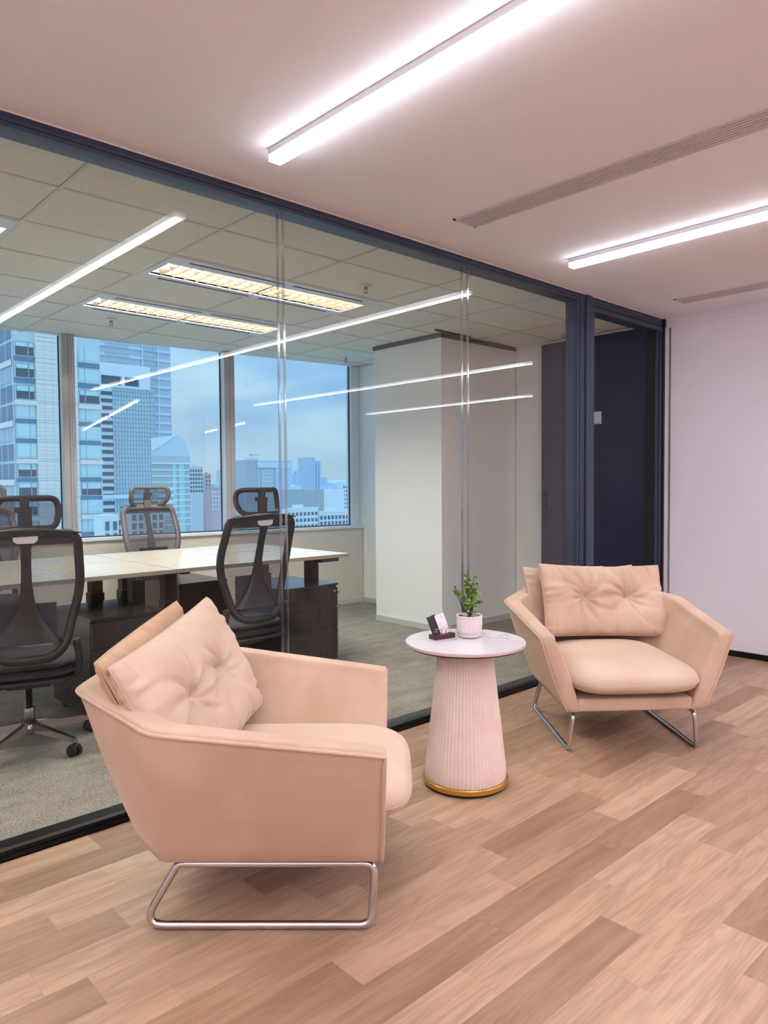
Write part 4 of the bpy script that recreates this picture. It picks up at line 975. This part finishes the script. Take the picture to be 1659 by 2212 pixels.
def pedestal(x0, y0, w, label):
    t = empty('pedestal_cabinet', (x0, y0, 0)); d = 0.60; H = 0.60
    b = MB(); b.box(0, 0.018, 0.05, w, d, H-0.016); b.obj('carcass', M_['ped'], t)
    b = MB(); b.box(-0.002, -0.002, H-0.014, w+0.002, d+0.002, H); b.obj('top_panel', M_['ped'], t)
    zs = [(0.052, 0.272), (0.276, 0.430), (0.434, 0.572)]
    for z0, z1 in zs:
        b = MB(); b.box(0.002, 0.0, z0, w-0.002, 0.017, z1, None, 0.0012); dr = b.obj('drawer_front', M_['ped'], t)
        b = MB(); b.box(w-0.004, -0.001, z1-0.002, w, 0.014, z1+0.003); b.obj('finger_notch', M_['white_metal'], dr)
    b = MB(); b.tube([(w-0.035, 0.0, 0.545), (w-0.035, -0.012, 0.545)], 0.010, None, 14); b.tube([(w-0.035, -0.012, 0.545), (w-0.028, -0.03, 0.540)], 0.0035, None, 6); b.box(w-0.040, -0.048, 0.531, w-0.020, -0.028, 0.549, None, 0.004); b.obj('lock', M_['chrome'], t)
    for cx_ in (0.05, w-0.05):
        for cy_ in (0.07, d-0.06):
            b = MB(); b.tube([(cx_-0.018, cy_, 0.021), (cx_+0.018, cy_, 0.021)], 0.021, None, 14); b.box(cx_-0.012, cy_-0.012, 0.03, cx_+0.012, cy_+0.012, 0.052); b.obj('caster', M_['black_plastic'], t)
    return tag(t, label, 'cabinet', 'black mobile pedestals under the desks')
pedestal(2.86, 4.10, 0.493, 'black three-drawer pedestal under the right end of the desks')
pedestal(1.497, 3.93, 0.425, 'black three-drawer pedestal behind the left armchair, under the left desk')
pedestal(2.50, 4.88, 0.40, 'black pedestal deep under the back right desk')

# ================================================================== CITY OUTSIDE
G0 = -60.0
def cityobj(name, x, y, label, group=None):
    t = empty(name, (x, y, G0)); return tag(t, label, 'building', group)
def cbox(t, name, x0, y0, z0, x1, y1, z1, m):
    """world coordinates, parented to a tower whose origin is on the ground"""
    b_ = MB(); ox, oy, oz = t.location; b_.box(x0-ox, y0-oy, z0-oz, x1-ox, y1-oy, z1-oz); return b_.obj(name, m, t)
# --- limestone hotel tower
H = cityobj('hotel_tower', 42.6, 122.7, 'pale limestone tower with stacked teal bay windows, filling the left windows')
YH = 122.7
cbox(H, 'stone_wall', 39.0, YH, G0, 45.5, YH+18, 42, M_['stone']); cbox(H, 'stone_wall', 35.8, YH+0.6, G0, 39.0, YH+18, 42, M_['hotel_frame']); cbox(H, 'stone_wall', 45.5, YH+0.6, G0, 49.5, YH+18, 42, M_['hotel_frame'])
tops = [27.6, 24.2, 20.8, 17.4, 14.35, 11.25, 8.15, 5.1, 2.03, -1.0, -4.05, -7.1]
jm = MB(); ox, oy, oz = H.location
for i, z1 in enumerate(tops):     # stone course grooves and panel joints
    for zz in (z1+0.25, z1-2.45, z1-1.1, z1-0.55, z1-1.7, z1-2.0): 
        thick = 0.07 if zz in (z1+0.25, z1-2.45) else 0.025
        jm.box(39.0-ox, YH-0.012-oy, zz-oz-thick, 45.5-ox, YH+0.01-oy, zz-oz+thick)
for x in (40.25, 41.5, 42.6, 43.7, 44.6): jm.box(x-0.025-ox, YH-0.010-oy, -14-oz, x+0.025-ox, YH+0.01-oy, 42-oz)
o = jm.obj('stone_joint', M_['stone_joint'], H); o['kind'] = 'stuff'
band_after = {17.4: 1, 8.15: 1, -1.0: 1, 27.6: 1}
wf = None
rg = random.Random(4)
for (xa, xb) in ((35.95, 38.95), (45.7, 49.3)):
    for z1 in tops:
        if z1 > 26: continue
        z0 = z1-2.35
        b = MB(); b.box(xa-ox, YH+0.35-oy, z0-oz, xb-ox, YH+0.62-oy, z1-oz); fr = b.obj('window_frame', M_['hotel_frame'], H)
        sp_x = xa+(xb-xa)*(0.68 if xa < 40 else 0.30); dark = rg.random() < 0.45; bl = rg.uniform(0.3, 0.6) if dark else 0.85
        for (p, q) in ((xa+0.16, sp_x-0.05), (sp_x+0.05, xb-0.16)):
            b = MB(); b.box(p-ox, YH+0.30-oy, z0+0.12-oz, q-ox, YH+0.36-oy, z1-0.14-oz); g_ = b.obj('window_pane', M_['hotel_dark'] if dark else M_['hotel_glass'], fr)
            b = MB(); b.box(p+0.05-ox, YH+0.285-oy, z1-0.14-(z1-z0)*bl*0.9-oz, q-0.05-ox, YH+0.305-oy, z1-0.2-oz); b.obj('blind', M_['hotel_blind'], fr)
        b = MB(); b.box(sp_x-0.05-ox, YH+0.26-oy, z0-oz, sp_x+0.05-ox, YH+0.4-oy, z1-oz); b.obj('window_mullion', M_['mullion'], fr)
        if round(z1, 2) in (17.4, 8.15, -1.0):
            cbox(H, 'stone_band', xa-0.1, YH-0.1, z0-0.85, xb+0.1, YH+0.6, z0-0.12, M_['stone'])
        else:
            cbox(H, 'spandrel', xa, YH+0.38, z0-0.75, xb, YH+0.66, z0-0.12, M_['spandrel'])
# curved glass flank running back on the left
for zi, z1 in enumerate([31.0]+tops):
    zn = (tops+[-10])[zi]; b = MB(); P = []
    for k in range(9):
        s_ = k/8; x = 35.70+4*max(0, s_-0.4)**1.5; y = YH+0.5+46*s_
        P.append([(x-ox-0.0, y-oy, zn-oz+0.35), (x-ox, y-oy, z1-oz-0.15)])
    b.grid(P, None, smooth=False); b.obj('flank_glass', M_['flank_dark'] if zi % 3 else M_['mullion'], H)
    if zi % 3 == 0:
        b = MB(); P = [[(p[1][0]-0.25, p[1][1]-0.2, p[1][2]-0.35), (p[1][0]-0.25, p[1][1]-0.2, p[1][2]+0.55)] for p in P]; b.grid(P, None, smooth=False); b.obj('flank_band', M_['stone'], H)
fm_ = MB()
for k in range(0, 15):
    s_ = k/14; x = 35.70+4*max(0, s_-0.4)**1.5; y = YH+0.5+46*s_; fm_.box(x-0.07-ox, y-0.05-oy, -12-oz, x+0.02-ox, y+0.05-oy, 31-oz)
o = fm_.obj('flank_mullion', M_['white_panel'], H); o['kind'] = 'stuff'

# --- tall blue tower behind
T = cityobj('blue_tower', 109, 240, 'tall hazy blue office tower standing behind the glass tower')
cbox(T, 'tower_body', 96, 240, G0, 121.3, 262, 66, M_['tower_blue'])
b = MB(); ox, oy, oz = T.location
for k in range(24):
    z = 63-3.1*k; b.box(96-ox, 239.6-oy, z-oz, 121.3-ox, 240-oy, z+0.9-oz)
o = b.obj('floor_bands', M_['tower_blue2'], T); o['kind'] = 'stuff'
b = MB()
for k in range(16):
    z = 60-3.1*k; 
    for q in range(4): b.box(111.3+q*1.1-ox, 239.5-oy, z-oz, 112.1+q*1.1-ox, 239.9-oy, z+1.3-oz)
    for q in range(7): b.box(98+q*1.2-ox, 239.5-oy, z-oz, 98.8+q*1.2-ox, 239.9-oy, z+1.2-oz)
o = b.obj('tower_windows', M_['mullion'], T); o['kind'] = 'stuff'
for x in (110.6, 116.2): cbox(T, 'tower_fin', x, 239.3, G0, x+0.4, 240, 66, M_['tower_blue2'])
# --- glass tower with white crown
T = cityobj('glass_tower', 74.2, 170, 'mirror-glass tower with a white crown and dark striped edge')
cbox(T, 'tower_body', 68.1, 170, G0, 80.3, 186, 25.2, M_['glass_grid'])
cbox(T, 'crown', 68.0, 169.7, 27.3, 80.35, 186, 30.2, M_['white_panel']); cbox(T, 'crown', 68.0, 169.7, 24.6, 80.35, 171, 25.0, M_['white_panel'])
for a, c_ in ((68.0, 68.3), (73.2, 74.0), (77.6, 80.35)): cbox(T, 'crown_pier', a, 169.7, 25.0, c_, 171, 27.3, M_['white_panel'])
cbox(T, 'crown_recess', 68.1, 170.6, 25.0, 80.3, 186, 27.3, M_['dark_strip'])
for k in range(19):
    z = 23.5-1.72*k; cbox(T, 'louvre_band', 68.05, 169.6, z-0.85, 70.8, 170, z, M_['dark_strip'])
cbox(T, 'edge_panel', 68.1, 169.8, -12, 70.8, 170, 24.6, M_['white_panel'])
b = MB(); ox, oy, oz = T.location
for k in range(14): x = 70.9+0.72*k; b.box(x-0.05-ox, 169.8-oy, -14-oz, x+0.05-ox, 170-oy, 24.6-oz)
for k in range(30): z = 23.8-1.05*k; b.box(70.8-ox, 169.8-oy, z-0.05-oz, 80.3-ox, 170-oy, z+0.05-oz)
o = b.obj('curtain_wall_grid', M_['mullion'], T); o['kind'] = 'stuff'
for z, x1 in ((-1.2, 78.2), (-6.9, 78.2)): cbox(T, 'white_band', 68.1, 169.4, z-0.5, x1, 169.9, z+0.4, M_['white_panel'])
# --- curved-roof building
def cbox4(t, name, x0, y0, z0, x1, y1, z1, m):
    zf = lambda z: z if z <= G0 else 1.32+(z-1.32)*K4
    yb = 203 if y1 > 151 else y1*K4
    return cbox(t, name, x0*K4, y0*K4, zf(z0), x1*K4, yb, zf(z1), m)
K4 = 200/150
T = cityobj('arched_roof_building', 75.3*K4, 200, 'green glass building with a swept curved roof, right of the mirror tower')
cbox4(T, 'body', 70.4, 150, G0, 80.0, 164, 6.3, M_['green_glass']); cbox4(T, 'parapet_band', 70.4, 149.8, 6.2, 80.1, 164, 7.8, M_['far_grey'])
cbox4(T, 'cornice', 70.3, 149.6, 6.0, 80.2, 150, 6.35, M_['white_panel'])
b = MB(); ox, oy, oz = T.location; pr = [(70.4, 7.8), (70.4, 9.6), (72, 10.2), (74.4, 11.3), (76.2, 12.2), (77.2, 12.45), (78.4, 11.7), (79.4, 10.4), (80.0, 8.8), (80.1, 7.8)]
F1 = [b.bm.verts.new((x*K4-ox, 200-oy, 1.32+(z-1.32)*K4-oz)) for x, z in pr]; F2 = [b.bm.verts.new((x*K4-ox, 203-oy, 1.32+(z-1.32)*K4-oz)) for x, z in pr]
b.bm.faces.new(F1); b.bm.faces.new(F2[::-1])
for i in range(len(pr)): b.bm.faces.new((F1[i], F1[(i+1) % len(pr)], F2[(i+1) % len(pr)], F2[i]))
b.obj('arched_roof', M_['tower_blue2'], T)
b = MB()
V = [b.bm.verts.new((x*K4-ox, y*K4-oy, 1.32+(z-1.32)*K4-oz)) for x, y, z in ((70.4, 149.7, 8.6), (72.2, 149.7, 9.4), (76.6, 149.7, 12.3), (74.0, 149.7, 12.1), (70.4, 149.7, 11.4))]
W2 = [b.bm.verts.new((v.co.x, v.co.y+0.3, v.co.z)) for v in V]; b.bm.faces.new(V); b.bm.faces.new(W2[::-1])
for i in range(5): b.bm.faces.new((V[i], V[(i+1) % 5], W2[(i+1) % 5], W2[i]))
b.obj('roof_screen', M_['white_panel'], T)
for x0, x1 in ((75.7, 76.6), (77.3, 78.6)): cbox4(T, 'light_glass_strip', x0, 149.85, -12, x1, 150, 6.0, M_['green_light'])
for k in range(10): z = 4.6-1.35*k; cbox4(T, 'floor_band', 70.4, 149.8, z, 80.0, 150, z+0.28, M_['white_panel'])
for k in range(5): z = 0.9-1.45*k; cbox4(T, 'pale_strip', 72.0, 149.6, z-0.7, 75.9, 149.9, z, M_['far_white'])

def block(name, x0, x1, y, ztop, depth, m, label, wm=None, cols=0, rows=0, ww=0.6, wh=0.9, rise=3.0, group='apartment blocks outside the window', roof=True):
    t = cityobj(name, (x0+x1)/2, y, label, group); cbox(t, 'body', x0, y, G0, x1, y+depth, ztop, m)
    ox, oy, oz = t.location
    if cols:
        w0 = None; px_ = (x1-x0)/cols; cnt = 0
        for r_ in range(rows):
            for c_ in range(cols):
                X = x0+px_*(c_+0.5); Z = ztop-0.8-rise*r_-wh
                if w0 is None:
                    b_ = MB(); b_.box(-ww/2, -0.15, 0, ww/2, 0.05, wh); w0 = b_.obj('window', wm, t, (X-ox, y-oy, Z-oz))
                else: part('window', w0, None, t, (X-ox, y-oy, Z-oz))
    if roof:
        cbox(t, 'parapet', x0-0.1, y-0.15, ztop, x1+0.1, y+0.3, ztop+0.35, m)
        cbox(t, 'roof_plant', x0+(x1-x0)*0.3, y+1, ztop, x0+(x1-x0)*0.6, y+depth*0.6, ztop+1.0, m)
    return t
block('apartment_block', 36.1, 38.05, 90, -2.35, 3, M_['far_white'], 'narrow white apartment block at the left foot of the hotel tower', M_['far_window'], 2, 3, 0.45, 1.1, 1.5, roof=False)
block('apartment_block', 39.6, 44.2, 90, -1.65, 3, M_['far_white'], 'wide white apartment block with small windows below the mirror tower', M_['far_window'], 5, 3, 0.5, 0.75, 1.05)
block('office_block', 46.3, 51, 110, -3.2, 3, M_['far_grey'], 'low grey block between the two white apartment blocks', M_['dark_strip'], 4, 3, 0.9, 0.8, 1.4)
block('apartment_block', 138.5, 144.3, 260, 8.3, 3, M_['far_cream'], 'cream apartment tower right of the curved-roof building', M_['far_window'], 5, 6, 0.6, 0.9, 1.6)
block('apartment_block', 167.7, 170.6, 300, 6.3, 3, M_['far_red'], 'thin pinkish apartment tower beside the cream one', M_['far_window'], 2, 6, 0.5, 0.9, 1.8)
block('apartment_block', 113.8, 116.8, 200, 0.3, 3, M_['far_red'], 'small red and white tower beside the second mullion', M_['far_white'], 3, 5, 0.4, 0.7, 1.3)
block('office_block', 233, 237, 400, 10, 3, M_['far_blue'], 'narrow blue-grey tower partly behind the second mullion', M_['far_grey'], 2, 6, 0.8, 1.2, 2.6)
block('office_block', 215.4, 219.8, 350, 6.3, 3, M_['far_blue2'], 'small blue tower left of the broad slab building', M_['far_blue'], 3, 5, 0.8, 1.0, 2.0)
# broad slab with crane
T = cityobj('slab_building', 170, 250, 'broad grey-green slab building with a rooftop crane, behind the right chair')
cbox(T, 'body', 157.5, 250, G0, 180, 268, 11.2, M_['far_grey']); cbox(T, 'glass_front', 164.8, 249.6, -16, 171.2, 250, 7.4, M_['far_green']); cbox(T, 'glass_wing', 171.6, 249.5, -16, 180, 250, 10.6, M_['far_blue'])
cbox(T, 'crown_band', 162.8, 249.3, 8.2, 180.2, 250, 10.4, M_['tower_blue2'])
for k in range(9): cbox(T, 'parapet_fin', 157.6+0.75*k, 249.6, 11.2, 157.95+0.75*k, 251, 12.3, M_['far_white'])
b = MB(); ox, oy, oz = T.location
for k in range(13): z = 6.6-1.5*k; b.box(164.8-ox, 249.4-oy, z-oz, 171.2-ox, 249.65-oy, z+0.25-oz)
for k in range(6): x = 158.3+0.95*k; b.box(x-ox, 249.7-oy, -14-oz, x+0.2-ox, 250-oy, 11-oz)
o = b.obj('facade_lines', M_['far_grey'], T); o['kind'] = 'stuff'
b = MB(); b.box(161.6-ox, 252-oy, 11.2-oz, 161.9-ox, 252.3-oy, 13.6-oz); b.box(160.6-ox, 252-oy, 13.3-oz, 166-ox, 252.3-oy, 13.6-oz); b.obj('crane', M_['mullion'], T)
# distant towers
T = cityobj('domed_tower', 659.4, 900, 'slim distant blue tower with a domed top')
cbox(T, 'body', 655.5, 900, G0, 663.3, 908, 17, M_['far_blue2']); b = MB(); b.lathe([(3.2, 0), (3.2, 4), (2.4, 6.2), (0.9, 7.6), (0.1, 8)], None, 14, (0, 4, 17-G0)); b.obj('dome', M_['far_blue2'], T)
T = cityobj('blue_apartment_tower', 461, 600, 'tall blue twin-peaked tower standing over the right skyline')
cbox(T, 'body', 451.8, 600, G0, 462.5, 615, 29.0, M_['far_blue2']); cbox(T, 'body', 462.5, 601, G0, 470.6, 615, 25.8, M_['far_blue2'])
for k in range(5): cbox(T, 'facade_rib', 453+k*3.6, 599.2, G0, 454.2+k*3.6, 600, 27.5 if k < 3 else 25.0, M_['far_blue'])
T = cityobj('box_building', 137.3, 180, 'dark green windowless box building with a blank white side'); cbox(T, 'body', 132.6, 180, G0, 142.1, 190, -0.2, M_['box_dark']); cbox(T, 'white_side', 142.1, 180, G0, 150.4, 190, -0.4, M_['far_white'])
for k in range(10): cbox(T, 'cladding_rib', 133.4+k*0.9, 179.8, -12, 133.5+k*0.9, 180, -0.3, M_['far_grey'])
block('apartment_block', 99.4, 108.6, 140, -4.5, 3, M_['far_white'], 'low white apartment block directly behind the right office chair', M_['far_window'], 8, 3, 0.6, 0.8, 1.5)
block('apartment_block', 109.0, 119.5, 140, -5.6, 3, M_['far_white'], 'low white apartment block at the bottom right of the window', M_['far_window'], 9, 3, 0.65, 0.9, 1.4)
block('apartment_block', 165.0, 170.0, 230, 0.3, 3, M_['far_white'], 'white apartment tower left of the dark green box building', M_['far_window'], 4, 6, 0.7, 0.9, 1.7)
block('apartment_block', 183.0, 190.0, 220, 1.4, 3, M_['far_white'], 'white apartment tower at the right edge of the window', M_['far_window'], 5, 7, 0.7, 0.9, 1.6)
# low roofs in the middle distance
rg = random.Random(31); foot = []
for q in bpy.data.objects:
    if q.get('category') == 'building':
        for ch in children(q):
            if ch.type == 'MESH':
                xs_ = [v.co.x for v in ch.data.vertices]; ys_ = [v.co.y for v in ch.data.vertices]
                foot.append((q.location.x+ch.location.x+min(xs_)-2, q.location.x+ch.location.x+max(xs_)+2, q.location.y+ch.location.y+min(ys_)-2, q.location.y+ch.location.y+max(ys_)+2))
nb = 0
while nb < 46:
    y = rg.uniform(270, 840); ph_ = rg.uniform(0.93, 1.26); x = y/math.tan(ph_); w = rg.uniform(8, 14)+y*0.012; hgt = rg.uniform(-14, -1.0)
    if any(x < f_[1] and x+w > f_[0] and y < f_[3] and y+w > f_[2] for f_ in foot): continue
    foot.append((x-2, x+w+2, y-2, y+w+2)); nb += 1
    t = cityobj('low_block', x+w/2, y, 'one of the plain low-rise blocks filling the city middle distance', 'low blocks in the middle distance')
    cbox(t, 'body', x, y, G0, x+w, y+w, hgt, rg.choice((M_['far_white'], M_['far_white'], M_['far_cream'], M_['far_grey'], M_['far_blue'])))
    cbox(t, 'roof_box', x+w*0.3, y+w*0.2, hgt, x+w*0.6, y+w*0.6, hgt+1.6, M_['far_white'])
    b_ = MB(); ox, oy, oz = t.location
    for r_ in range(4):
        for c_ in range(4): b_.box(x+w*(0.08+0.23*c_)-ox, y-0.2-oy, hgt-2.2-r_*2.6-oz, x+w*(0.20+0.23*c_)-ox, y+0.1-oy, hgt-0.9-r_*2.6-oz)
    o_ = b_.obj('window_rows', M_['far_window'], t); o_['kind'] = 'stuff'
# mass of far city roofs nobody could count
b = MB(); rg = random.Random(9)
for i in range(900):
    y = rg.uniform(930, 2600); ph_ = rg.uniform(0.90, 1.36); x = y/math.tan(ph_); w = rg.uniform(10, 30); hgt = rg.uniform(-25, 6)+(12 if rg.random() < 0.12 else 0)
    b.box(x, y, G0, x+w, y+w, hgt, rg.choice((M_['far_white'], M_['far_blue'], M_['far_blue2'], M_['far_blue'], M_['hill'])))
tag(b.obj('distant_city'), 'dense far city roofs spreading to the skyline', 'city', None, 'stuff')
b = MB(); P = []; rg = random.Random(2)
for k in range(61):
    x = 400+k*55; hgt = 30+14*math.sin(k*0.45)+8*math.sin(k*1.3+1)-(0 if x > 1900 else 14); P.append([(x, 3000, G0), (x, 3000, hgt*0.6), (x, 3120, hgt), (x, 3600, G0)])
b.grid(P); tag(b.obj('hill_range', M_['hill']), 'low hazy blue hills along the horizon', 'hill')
b = MB(); b.box(-400, 60, G0-1, 4000, 3700, G0); struct(b.obj('ground', M_['ground']))
